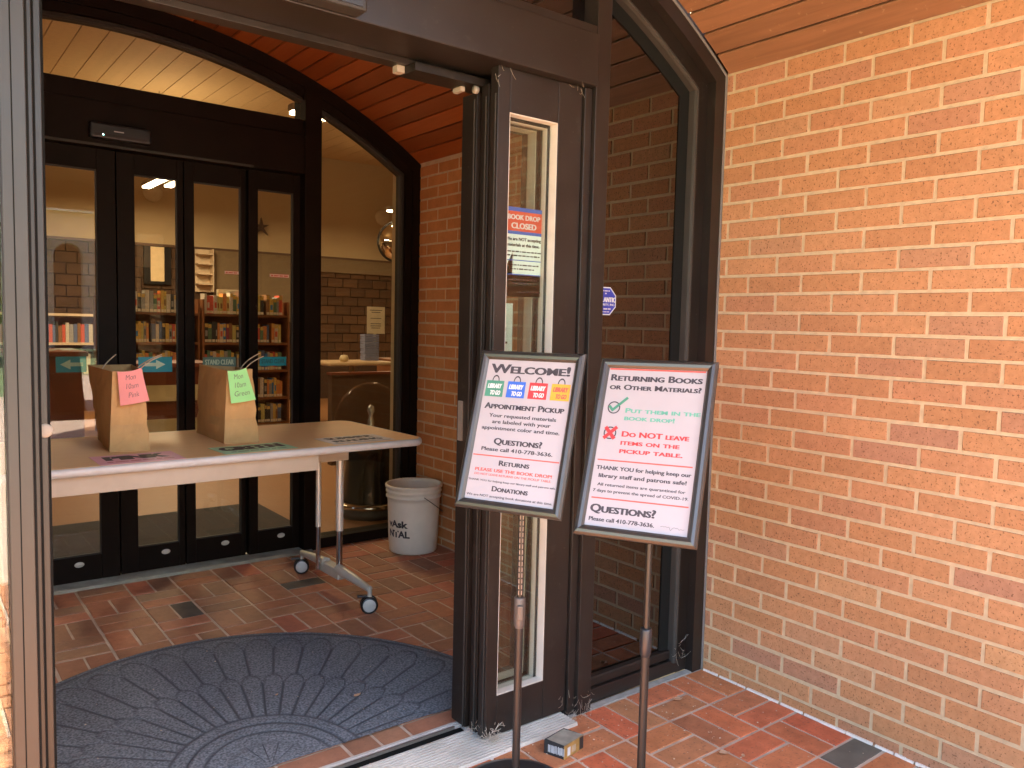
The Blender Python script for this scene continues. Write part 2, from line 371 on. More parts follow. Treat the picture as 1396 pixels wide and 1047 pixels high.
pave(vf, -3.1, .083, .185, 2.22, -1.515, 1.565, 0, PAVV, lambda x, y: x > -2.15 and not in_ellipse(x, y), [(-1.37, 1.66), (-.85, 1.75)])
pv = tag(MB().box(-3.4, -.0, -2.6, .03, -.12, -.0035).build('pavement', JOINT), kind='structure')
pave(pv, -3.3, -.006, -2.4, .002, -.003, .002, 0, PAV, lambda x, y: x > -1.75 and y > -1.15, [(-.10, -.64)], skip=lambda x, y: x < -.67 and y > -.045)
# mortar smear where the pavement meets the wall
box_part('cement_strip', (-.655, -.002, .0025, .029, -.02, .0015), mat('grey_cement', (.30, .28, .24), .95, var=.2, scale=30, bump=.5), pv)
sm = MB(); rn = random.Random(4); yy = -.01
while yy > -2.2:
    l_ = rn.uniform(.02, .09); sm.box(-.006 - rn.uniform(0, .004), -.0005, yy - l_, yy, -.002, .0035 + rn.uniform(0, .003)); yy -= l_ + rn.uniform(0, .012)
sm.build('mortar_line', mat('white_mortar_smear', (.72, .64, .55), .95, bump=.4), ow)

# ---------------------------------------------------------------- arched plank ceilings
def vault(name, R_, xc, zc, xw, y0, y1, mt, label, single=True, dz=0):
    """planks running along Y, laid on the arch from the wall at xw to its mirror image"""
    t = tag(bpy.data.objects.new(name, None), label, 'ceiling'); C.objects.link(t)
    a0 = math.acos((xw - xc) / R_); a1 = math.pi - a0; n = round((a1 - a0) * R_ / .0895)
    gap = .0065
    for k in range(n):
        s = a0 + (a1 - a0) * k / n + gap / 2 / R_; e = a0 + (a1 - a0) * (k + 1) / n - gap / 2 / R_
        p = [Vector((xc + R_ * math.cos(q), zc + R_ * math.sin(q))) for q in (s, e)]
        nn = Vector((math.cos((s + e) / 2), math.sin((s + e) / 2)))
        g = .003; t_ = (p[1] - p[0]).normalized()
        poly = [p[0] + nn * g, p[0] + t_ * g, p[1] - t_ * g, p[1] + nn * g, p[1] + nn * .018, p[0] + nn * .018]
        MB().prism([(q.x, q.y) for q in poly], 'Y', y0, y1).build('plank', mt, t)
    outer = [(xc + (R_ + .012) * math.cos(a0 + (a1 - a0) * k / 24), zc + (R_ + .012) * math.sin(a0 + (a1 - a0) * k / 24)) for k in range(25)]
    top = [(xc + (R_ + .035) * math.cos(a0 + (a1 - a0) * k / 24), zc + (R_ + .035) * math.sin(a0 + (a1 - a0) * k / 24)) for k in range(25)]
    MB().prism(outer + top[::-1], 'Y', y0, y1).build('backing', mat('black_backing', (.02, .008, .004), .9), t)
    return t
XC = -1.516
vault('canopy_ceiling', 2.548, XC, .086, 0.0, -1.78, -.012, WOODC, 'weathered brown plank vault over the pavement in front of the entrance')
vault('vestibule_ceiling', 2.80, -1.53, -.138, XV, .06, 2.23, WOODV, 'glossy orange plank vault inside the vestibule')
roof = tag(bpy.data.objects.new('canopy_roof', None), 'roof over the entrance canopy and vestibule', 'roof'); C.objects.link(roof)
RF = mat('roof_brick', (.42, .17, .09), .9, var=.2)
box_part('roof_slab', (-3.4, .4, -1.78, 2.4, 2.72, 2.95), RF, roof)
# front face of the canopy: the wall above the arch
def arch_pts(R_, xc, zc, xa, xb, n=30):
    return [(xa + (xb - xa) * k / n, zc + math.sqrt(max(0, R_ * R_ - (xa + (xb - xa) * k / n - xc) ** 2))) for k in range(n + 1)]
pts = arch_pts(2.585, XC, .086, .0, -3.032)
MB().prism([(.3, 2.28)] + [(.3, 2.72), (-3.33, 2.72), (-3.33, 2.14)] + pts[::-1], 'Y', -1.78, -1.68).build('fascia', RF, roof)

# ---------------------------------------------------------------- entrance frame (front), swept along floor-jamb-arch
XCV, ZCV, RV = XC, .086, 2.548
def sweep(prof, xw, xc, zc, Rr, half, z_bot, n=44):
    """closed profile [(inset, y)], carried up the jamb at xw and over half (or the whole) arch"""
    mb = MB(); rings = []
    m_ = len(prof)
    rings.append([(xw - d, y, z_bot) for d, y in prof])
    ang = []
    for d, y in prof: ang.append(math.acos(max(-1, min(1, (xw - d - xc) / (Rr - d)))))
    for k in range(n + 1):
        f = k / n
        rings.append([(xc + (Rr - d) * math.cos(a + (math.pi / 2 - a) * f), y, zc + (Rr - d) * math.sin(a + (math.pi / 2 - a) * f)) for (d, y), a in zip(prof, ang)])
    full = rings + ([[(2 * xc - x, y, z) for x, y, z in rg] for rg in rings[-2::-1]] if not half else [])
    vs = [v for rg in full for v in rg]; fs = []
    for i in range(len(full) - 1):
        for k in range(m_): fs.append((i * m_ + k, i * m_ + (k + 1) % m_, (i + 1) * m_ + (k + 1) % m_, (i + 1) * m_ + k))
    fs += [tuple(range(m_))[::-1], tuple(range((len(full) - 1) * m_, len(full) * m_))]
    mb.add(vs, fs); return mb
ef = empty('entrance_doorway', 'dark bronze outer doorway with arched head, header box and tinted side window', 'doorway', (0, 0, 0))
sweep([(0, .0), (.055, .0), (.055, .09), (0, .09)], -.002, XC, .086, RV - .002, False, 0).build('outer_frame', BRONZE, ef)
sweep([(.0555, .034), (.106, .034), (.106, .09), (.0555, .09)], -.002, XC, .086, RV - .002, False, 0.0).build('middle_frame', BRONZE2, ef)
sweep([(.1065, .044), (.1155, .044), (.1155, .085), (.1065, .085)], -.002, XC, .086, RV - .002, False, 0.045).build('gasket', GASK, ef)
sweep([(.116, .030), (.118, .021), (.123, .017), (.130, .018), (.134, .027), (.134, .085), (.116, .085)], -.002, XC, .086, RV - .002, False, 0.045).build('glazing_bead', BEAD, ef)
sweep([(.1345, .050), (.174, .056), (.174, .085), (.1345, .085)], -.002, XC, .086, RV - .002, False, 0.045).build('gasket', GASK, ef)
sweep([(-.0015, -.003), (.0065, -.003), (.0065, .004), (-.0015, .004)], -.001, XC, .086, RV - .001, False, 0.0).build('sealant', mat('grey_sealant', (.16, .145, .13), .7), ef)
for s, (a, b) in enumerate(((-.5625, -.0575), (-2.9745, -2.4695))):
    box_part('bottom_rail', (a, b, .030, .10, .004, .052), BRONZE, ef, .002)
    box_part('bottom_bead', (a + .001, b - .001, .040, .09, .0525, .088), BRONZE, ef, .006)
    poly = [(a, .089)] + [(b - .10 if s == 0 else b, .089)] + (arch_pts(RV - .17, XC, .086, b - .10, a) if s == 0 else arch_pts(RV - .17, XC, .086, b, a + .10)) + ([] if s == 0 else [(a + .10, .089)])
    if s == 0: poly = [(a, .089), (-.165, .089)] + arch_pts(RV - .168, XC, .086, -.165, a)
    else: poly = [(b, .089)] + arch_pts(RV - .168, XC, .086, b, -2.867) + [(-2.867, .089)]
    MB().prism(poly, 'Y', .060, .066).build('tinted_pane', TINT, ef)
for s in (1, -1):
    X = lambda x: x if s == 1 else 2 * XC - x
    def bx(n_, x0, x1, *r, **k): return box_part(n_, (min(X(x0), X(x1)), max(X(x0), X(x1))) + r, k.get('m', BRONZE), ef, k.get('b', .0015))
    bx('mullion', -.6215, -.5635, .0, .11, 0, 2.50)
    bx('mullion_cover', -.652, -.6235, .014, .11, 0, 1.972)
poly = [(-.5, 2.16)] + arch_pts(RV - .168, XC, .086, -.6235, 2 * XC + .6235) + [(2 * XC + .5, 2.16)]
poly = [(-.6235, 2.156)] + arch_pts(RV - .168, XC, .086, -.6235, 2 * XC + .6235) + [(2 * XC + .6235, 2.156)]
MB().prism(poly, 'Y', .060, .066).build('transom_pane', TINT, ef)
hx0, hx1 = 2 * XC + .6235, -.6235
box_part('header_box', (hx0, hx1, -.012, .20, 1.9745, 2.128), BRONZE, ef, .003)
box_part('header_cap', (hx0, hx1, .0, .11, 2.1285, 2.1555), BRONZE, ef, .002)
box_part('header_lip', (hx0, hx1, .150, .198, 1.957, 1.974), BRONZE, ef, .001)
box_part('track_cover', (-1.19, -.66, .110, .197, 1.935, 1.9565), BRONZE2, ef, .001)
box_part('track_end', (-1.215, -1.191, .165, .190, 1.938, 1.9565), mat('cream_plastic', (.30, .25, .19), .6), ef)
box_part('track_stop', (-1.015, -1.0, .150, .190, 1.922, 1.9345), mat('cream_plastic', (.30, .25, .19), .6), ef)
for rx, ry in ((-.99, .11), (-.935, .06)):
    MB().lathe([(0, -.006), (.011, -.006), (.011, .006), (0, .006)], (rx, ry, 1.92), 16, axis='X').build('roller', mat('grey_roller', (.22, .19, .15), .6), ef)

# cobwebs in the corners of the entrance frame
wb = MB(); rn = random.Random(3)
for cx, cy, cz, n_, sp in ((-.99, .05, .02, 46, .045), (-.66, -.012, .03, 30, .06), (-.60, -.006, .02, 30, .05), (-.965, .02, 1.955, 7, .03), (-.70, .008, 1.96, 5, .03), (-.12, .02, .09, 14, .03)):
    for _ in range(n_):
        p = Vector((cx + rn.uniform(-sp, sp), cy + rn.uniform(-.012, .012), max(.003, cz + rn.uniform(-sp, sp))))
        q = p + Vector((rn.uniform(-.03, .03), rn.uniform(-.02, .006), rn.uniform(-.03, .03))); q.z = max(.002, q.z)
        wb.tube([p, (p + q) / 2 + Vector((0, 0, -.003)), q], .0004, 3, cap=False)
for _ in range(90):
    p = Vector((-.955 + rn.gauss(0, .018), .012 + rn.uniform(-.02, .012), .012 + abs(rn.gauss(0, .018)))); q = p + Vector((rn.uniform(-.02, .02), rn.uniform(-.015, .01), rn.uniform(-.012, .02))); q.z = max(.012, q.z)
    wb.tube([p, q], .0007, 3, cap=False)
tag(wb.build('cobwebs', mat('dusty_web', (.50, .42, .33), .9), ef), kind='stuff')

# threshold
th = empty('threshold', 'ribbed pale aluminium threshold plate under the stacked sliding doors', 'threshold')
tb = MB(); tb.box(-2.40, -.664, -.050, .182, -.003, .007)
y = -.048
while y < .175:
    if not (.108 < y < .150): tb.box(-2.40, -.664, y, y + .0065, .0065, .0115)
    y += .0125
tb.build('ribbed_plate', ALU, th)
box_part('guide_slot', (-2.02, -.98, .118, .140, .0068, .0082), GASK, th)
box_part('guide_rail', (-2.02, -1.0, .141, .147, .007, .016), mat('dull_guide_steel', (.25, .22, .19), .4, metal=.7), th)

# ---------------------------------------------------------------- sliding door leaves
def leaf(label, x0, x1, y0, y1, z0, z1, sl, sr, bot, top, met, gls, bead=None, group=None, grey=None, gy=None):
    t = empty('sliding_door', label, 'door', ((x0 + x1) / 2, (y0 + y1) / 2, z0), 0, group)
    cx, cy = (x0 + x1) / 2, (y0 + y1) / 2
    def P(n_, a, b_, c, d, e, f, m_, bv=.0015):
        return box_part(n_, (a - cx, b_ - cx, c - cy, d - cy, e - z0, f - z0), m_, t, bv)
    P('stile', x0, x0 + sl, y0, y1, z0, z1, met); P('stile', x1 - sr, x1, y0, y1, z0, z1, met)
    P('bottom_rail', x0 + sl + .0005, x1 - sr - .0005, y0 + .0005, y1 - .0005, z0, z0 + bot, met)
    P('top_rail', x0 + sl + .0005, x1 - sr - .0005, y0 + .0005, y1 - .0005, z1 - top, z1, met)
    gx0, gx1, gz0, gz1 = x0 + sl, x1 - sr, z0 + bot, z1 - top
    gy = gy if gy is not None else (y0 + y1) / 2
    if bead:
        bw = .0025; mb = MB()
        for a, b_, e, f in ((gx0, gx0 + bw, gz0, gz1), (gx1 - bw, gx1, gz0, gz1), (gx0 + bw, gx1 - bw, gz0, gz0 + bw), (gx0 + bw, gx1 - bw, gz1 - bw, gz1)):
            mb.box(a - cx, b_ - cx, y0 + .0015 - cy, gy + .004 - cy, e - z0, f - z0)
        mb.build('glazing_bead', bead, t)
    P('pane', gx0 + .002, gx1 - .002, gy - .002, gy + .002, gz0 + .002, gz1 - .002, gls, 0)
    return t
# right hand stack
la = leaf('front fixed door leaf with a pale edged narrow pane, stack beside the tinted window', -.972, -.6545, .024, .060, .018, 1.9735, .043, .094, .122, .122, BRONZE, CLEAR, BEADW, 'open sliding door leaves of the outer entrance', gy=.054)
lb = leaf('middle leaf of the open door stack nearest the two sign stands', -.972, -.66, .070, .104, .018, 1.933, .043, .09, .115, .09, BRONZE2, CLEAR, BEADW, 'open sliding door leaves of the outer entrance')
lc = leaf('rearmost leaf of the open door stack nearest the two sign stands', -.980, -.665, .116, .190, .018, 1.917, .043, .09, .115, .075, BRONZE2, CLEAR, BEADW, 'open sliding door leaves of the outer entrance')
for t, xx, ys in ((la, -.972, (.024, .060)), (lb, -.972, (.070, .104)), (lc, -.980, (.116, .190))):
    cy = sum(ys) / 2; cx0 = t.location.x
    MB().box(xx - .003 - cx0, xx - .0005 - cx0, ys[0] + .008 - cy, ys[0] + .012 - cy, .0, 1.88).build('edge_trim', BEAD, t)
MB().box(-.987 - lc.location.x, -.9805 - lc.location.x, .004, .022, .88, 1.0).build('lock_plate', mat('dull_steel', (.4, .37, .33), .35, metal=.8), lc)
# left hand stack, seen almost square on at the photo's edge
GB = mat('painted_sheen_bronze', (.030, .027, .022), .42, metal=.25, var=.12, scale=9, spec=.5)  # paler, greyer bronze: outdoor sheen on the left leaves put into the colour
ll = leaf('front fixed door leaf with wide clear pane at the far left of the entrance', 2 * XC + .6545, -2.115, .024, .060, .018, 1.9735, .094, .043, .122, .122, GB, CLEAR, BRONZE2, 'open sliding door leaves of the outer entrance')
l2 = leaf('middle leaf of the stack at the far left of the entrance', 2 * XC + .66, -2.098, .070, .104, .018, 1.933, .09, .043, .115, .09, GB, CLEAR, BRONZE2, 'open sliding door leaves of the outer entrance')
l3 = leaf('rearmost leaf of the stack at the far left of the entrance, with small white thumb latch', 2 * XC + .665, -2.076, .116, .150, .018, 1.933, .09, .043, .115, .075, GB, CLEAR, BRONZE2, 'open sliding door leaves of the outer entrance')
MB().lathe([(0, -.003), (.010, -.003), (.014, -.002), (.015, .0)], (0, 0, 0), 24, axis='Y').build('thumb_latch', mat('cream_latch', (.26, .23, .18), .6), l3, (-2.0815 - l3.location.x, -.0172, .985))
for t, xr, y_ in ((ll, -2.115, .024), (l2, -2.098, .070), (l3, -2.076, .116)):
    MB().box(xr + .0004 - t.location.x, xr + .005 - t.location.x, y_ + .004 - t.location.y, y_ + .010 - t.location.y, 0, 1.90).build('edge_gasket', GASK, t)
for xx in (-2.139,):
    MB().box(xx - ll.location.x - .001, xx - ll.location.x + .001, -.0195, -.017, .0, 1.93).build('edge_trim', GASK, ll)

# ---------------------------------------------------------------- inner doors
idf = empty('inner_doorway', 'black arched doorway of the inner doors with cream lit transom', 'doorway')
R2, X2, Z2 = 2.785, -1.53, -.138
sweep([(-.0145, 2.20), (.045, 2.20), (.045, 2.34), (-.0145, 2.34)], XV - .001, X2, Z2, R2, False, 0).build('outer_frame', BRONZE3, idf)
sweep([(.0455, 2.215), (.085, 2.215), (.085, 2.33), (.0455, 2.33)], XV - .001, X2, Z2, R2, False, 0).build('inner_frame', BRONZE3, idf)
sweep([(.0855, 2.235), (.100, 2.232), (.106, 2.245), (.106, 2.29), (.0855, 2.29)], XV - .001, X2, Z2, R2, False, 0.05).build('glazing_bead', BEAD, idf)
IG = glass('inner_window_glass', (.93, .90, .82), 1.4)
for s in (1, -1):
    X = lambda x: x if s == 1 else 2 * X2 - x
    for n_, x0, x1, y0, y1, z0, z1, m_ in (('post', -.612, -.521, 2.195, 2.34, 0, 2.44, BRONZE3), ('bottom_rail', -.5205, -.0, 2.215, 2.33, 0, .055, BRONZE3), ('post_bead', -.5205, -.512, 2.235, 2.29, .055, 2.33, BEAD)):
        box_part(n_, (min(X(x0), X(x1)), max(X(x0), X(x1)), y0, y1, z0, z1), m_, idf, .0015)
    pp = [(-.5205, .056), (-.019, .056)] + arch_pts(R2 - .105, X2, Z2, -.019, -.5205)
    MB().prism([(X(a), b) for a, b in pp], 'Y', 2.262, 2.268).build('side_pane', IG, idf)
hx0, hx1 = 2 * X2 + .6125, -.6125
box_part('header_box', (hx0, hx1, 2.20, 2.34, 2.004, 2.20), BRONZE3, idf, .002)
box_part('transom_rail', (hx0, hx1, 2.212, 2.33, 2.2005, 2.283), BRONZE3, idf, .004)
box_part('header_trim', (hx0, -.885, 2.190, 2.1995, 2.000, 2.012), BEAD, idf, .001)
MB().prism([(hx1, 2.2835)] + arch_pts(R2 - .105, X2, Z2, hx1, hx0) + [(hx0, 2.2835)], 'Y', 2.262, 2.268).build('transom_pane', IG, idf)
tbi = MB(); tbi.box(-2.6, -.57, 2.165, 2.40, -.002, .006)
for k in range(7): tbi.box(-2.6, -.57, 2.170 + k * .016, 2.177 + k * .016, .006, .011)
tbi.build('threshold', mat('dull_threshold', (.36, .33, .26), .5, metal=.4, var=.2), idf)
names = ['inner door leaf with teal left arrow sticker and a dark desk behind it', 'inner door leaf with teal right arrow sticker behind the bag with the pink note',
         'inner door leaf behind the bag with the green note, pale stand clear sticker', 'inner door leaf nearest the lit side window, dark teal stand clear sticker']
inner = []
for k, (x0, x1, gx0, gx1, yo) in enumerate(((-1.90, -1.505, -1.835, -1.583, 0), (-1.4975, -1.2025, -1.421, -1.230, .012), (-1.1965, -.900, -1.151, -.921, .012), (-.8855, -.613, -.838, -.649, 0))):
    t = leaf(names[k], x0, x1, 2.272 + yo - .012, 2.312 + yo - .012, .012, 2.000, gx0 - x0, x1 - gx1, .118, .092, BRONZE3, CLEARI, None, 'inner sliding door leaves', gy=2.29 + yo - .012)
    inner.append(t)
    cx, cy = (x0 + x1) / 2, 2.292 + yo - .012
    bw = .006; mb = MB(); z0 = .012
    for a, b_, e, f in ((gx1 - bw, gx1, .130, 1.907), (gx0, gx1 - bw, .130, .137), (gx0, gx1 - bw, 1.901, 1.907)): mb.box(a - cx, b_ - cx, -.017, -.004, e - z0, f - z0)
    mb.build('glazing_bead', BEAD, t)
    mb = MB(); mb.lathe([(0, -.003), (.012, -.003), (.015, -.001), (.016, .0)], n=20, axis='Y')
    o = mb.build('maker_badge', ALU, t, ((gx0 + gx1) / 2 + .03 - cx, -.0205, .08)); o.scale = (1.3, 1, .8)
    if k == 3: continue
for gx in (-1.5012, -1.1995, -.8928):
    box_part('light_leak_strip', (gx - .012, gx + .030, 2.3135, 2.318, .012, 2.0), GASK, idf)  # black strips added behind the leaf gaps to stop light leaking through
box_part('push_handle', (.058, .070, -.032, -.021, .99, 1.08), BLACK, inner[3], .002) if False else None
# leaf stickers (flat print on the panes)
def sticker(name, label, cat, x0, x1, z0, z1, y, base, fn, group=None, parent=None, rz=0):
    mb = MB(); w_, h_ = x1 - x0, z1 - z0
    mb.box(0, w_, 0, h_, -.0006, 0); fn(mb, w_, h_)
    o = mb.build(name, [base, WHITE, INK, RED, GREENI, BLUEI, TEAL, TEALD, PALEG, YELI, INKG], parent, (x0, y, z0), UPRIGHT)
    tag(o, label, cat, group); return o
def arrow(dirn):
    def fn(mb, w_, h_):
        c, m_ = h_ / 2, w_ / 2; s = .030 * dirn
        pts = [(-1.6, -.28), (.1, -.28), (.1, -.75), (1.5, 0), (.1, .75), (.1, .28), (-1.6, .28)]
        mb.add([(m_ + a * s, c + b * abs(s), .0005) for a, b in pts], [tuple(range(7))], 8)
    return fn
def std_clear(mi): 
    return lambda mb, w_, h_: put_text(mb, 'STAND CLEAR', w_ / 2, h_ * .28, height=h_ * .5, width=w_ * .86, mi=mi)
GS = 'teal stickers on the inner door panes'
sticker('arrow_sticker', 'teal sticker with pale arrow pointing left on the leftmost inner pane', 'sticker', -1.756, -1.632, .985, 1.057, 2.284, TEAL, arrow(-1), GS)
sticker('arrow_sticker', 'teal sticker with pale arrow pointing right above the bag with the pink note', 'sticker', -1.410, -1.256, .980, 1.053, 2.284, TEAL, arrow(1), GS)
GREYT = mat('see_through_teal', (.10, .20, .17), .5)
sticker('stand_clear_sticker', 'dull grey teal stand clear sticker behind the bag with the green note', 'sticker', -1.110, -.945, .998, 1.050, 2.284, GREYT, std_clear(8), GS)
sticker('stand_clear_sticker', 'bright teal stand clear sticker on the rightmost inner door pane', 'sticker', -.826, -.682, 1.003, 1.050, 2.272, TEAL, std_clear(7), GS)
PALER = mat('pale_red_strip', (.62, .45, .38), .5)
def strip_fn(mb, w_, h_):
    squiggle(mb, w_ * .06, w_ * .94, h_ * .3, h_ * .4, 3)
    rect(mb, 0, w_, h_ * .9, h_, 3); rect(mb, 0, w_, 0, h_ * .1, 3)
sticker('caution_strip', 'small pale strip with red lettering on the third inner pane', 'sticker', -1.000, -.930, 1.470, 1.486, 2.284, PALER, strip_fn)
sticker('caution_strip', 'longer pale strip with red lettering on the rightmost inner door pane', 'sticker', -.772, -.668, 1.466, 1.484, 2.272, PALER, strip_fn)

# motion sensors
sn = empty('motion_sensor', 'black motion sensor with tiny green light on the inner door header', 'sensor', (-1.50, 2.19, 2.03))
MB().box(-.125, .125, -.045, .008, 0, .065, b=.008).build('housing', BLACK, sn)
MB().box(-.105, .105, -.050, -.046, .008, .018).build('lens_strip', mat('smoked_lens', (.05, .045, .045), .1), sn)
MB().box(-.03, .01, -.0475, -.0455, .032, .036).build('logo_strip', WHITE, sn)
MB().lathe([(0, -.002), (.0022, -.001), (.0025, 0)], n=10, axis='Y').build('indicator_light', mat('green_led', (.1, .5, .4), .4, emit=((.3, 1, .8), 3)), sn, (-.075, -.050, .014))
s2 = empty('motion_sensor', 'dark grey motion sensor box on the outer header at the top of the photo', 'sensor', (-1.57, -.013, 1.978))
MB().box(-.17, .145, -.055, 0, .0, .075, b=.006).build('housing', mat('sensor_grey', (.028, .025, .023), .35, spec=.3), s2)
MB().box(-.155, .13, -.058, -.0555, .008, .022).build('lens_strip', BLACK, s2)
MB().box(-.10, .05, -.0575, -.0555, .034, .072).build('label_plate', mat('silver_plate', (.65, .65, .66), .3, metal=.3), s2)

# ---------------------------------------------------------------- floor mat
def make_mat():
    cx, cy, a, b = -1.53, .262, .885, 1.03
    hubx, huby = .0, .10
    nr, na = 96, 420; vs = []; cols = []
    petals = 22
    for i in range(nr + 1):
        t = i / nr
        for k in range(na + 1):
            th_ = math.pi * k / na
            x, y = a * math.cos(th_) * t, b * math.sin(th_) * t
            # polar coordinates with y squeezed to a circle
            rr_ = t; g = 0.0
            def groove(d, wd): return max(0, 1 - (abs(d) / wd) ** 2)
            if rr_ > .955: g = max(g, groove(rr_ - .965, .009))
            if .30 < rr_ < .955:
                # outer petals reach .93 with rounded tips, inner petals reach .62
                for (ra, rb, sh) in ((.58, .925, 0), (.30, .60, .5)):
                    f_ = (th_ / math.pi * petals + sh) % 1.0 - .5
                    tip = rb - (.10 if rb > .7 else .07) * (abs(f_) * 2) ** 2.6
                    lo = ra if ra < .5 else .60 - .07 * (abs(((th_ / math.pi * petals + .5) % 1.0 - .5)) * 2) ** 2.6
                    if lo < rr_ < tip + .02:
                        wang = .0065 / max(.2, rr_) * petals / math.pi
                        g = max(g, groove(.5 - abs(f_), wang) if rr_ < tip else 0)
                    g = max(g, groove(rr_ - tip, .0075) if abs(f_) < .5 else 0)
            for rc in (.30, .25, .20, .13): g = max(g, groove(rr_ - rc, .006))
            if rr_ < .13: g = max(g, groove(((th_ / math.pi * 8) % 1.0) - .5, .06))
            z = .0085 - .0022 * g
            if t > .985: z = .0085 - (.0075 * (t - .985) / .015)
            vs.append((cx + x, cy + y, z)); cols.append(g)
    fs = [(i * (na + 1) + k, (i + 1) * (na + 1) + k, (i + 1) * (na + 1) + k + 1, i * (na + 1) + k + 1) for i in range(nr) for k in range(na)]
    me = bpy.data.meshes.new('entrance_mat'); me.from_pydata(vs, [], fs); me.update()
    at = me.color_attributes.new('groove', 'FLOAT_COLOR', 'POINT')
    for i, g in enumerate(cols): at.data[i].color = (g, g, g, 1)
    mt, nt, p = nodes_of('carpet_mat'); L = nt.links; N = nt.nodes.new
    va = N('ShaderNodeAttribute'); va.attribute_name = 'groove'; geo = N('ShaderNodeNewGeometry')
    n1 = N('ShaderNodeTexNoise'); n1.inputs['Scale'].default_value = 140; n1.inputs['Detail'].default_value = 5; L.new(geo.outputs['Position'], n1.inputs['Vector'])
    n2 = N('ShaderNodeTexNoise'); n2.inputs['Scale'].default_value = 5; n2.inputs['Detail'].default_value = 6; L.new(geo.outputs['Position'], n2.inputs['Vector'])
    cr = N('ShaderNodeValToRGB'); cr.color_ramp.elements[0].position = .35; cr.color_ramp.elements[0].color = (.080, .084, .090, 1); cr.color_ramp.elements[1].position = .68; cr.color_ramp.elements[1].color = (.225, .235, .245, 1)
    L.new(n1.outputs['Fac'], cr.inputs[0])
    hs = N('ShaderNodeHueSaturation'); mr = N('ShaderNodeMapRange'); mr.inputs['To Min'].default_value = .75; mr.inputs['To Max'].default_value = 1.3
    L.new(n2.outputs['Fac'], mr.inputs['Value']); L.new(mr.outputs[0], hs.inputs['Value']); L.new(cr.outputs[0], hs.inputs['Color'])
    mx = N('ShaderNodeMix'); mx.data_type = 'RGBA'; L.new(va.outputs['Fac'], mx.inputs['Factor']); L.new(hs.outputs[0], mx.inputs['A']); mx.inputs['B'].default_value = (.062, .064, .068, 1)
    L.new(mx.outputs['Result'], p.inputs['Base Color']); p.inputs['Roughness'].default_value = .95; p.inputs['Specular IOR Level'].default_value = .15
    bp = N('ShaderNodeBump'); bp.inputs['Strength'].default_value = .7; bp.inputs['Distance'].default_value = .004; L.new(n1.outputs['Fac'], bp.inputs['Height']); L.new(bp.outputs[0], p.inputs['Normal'])
    o = link('entrance_mat', me, mt)
    tag(o, 'half round charcoal carpet mat with a fan of petals on the vestibule floor', 'mat')
make_mat()

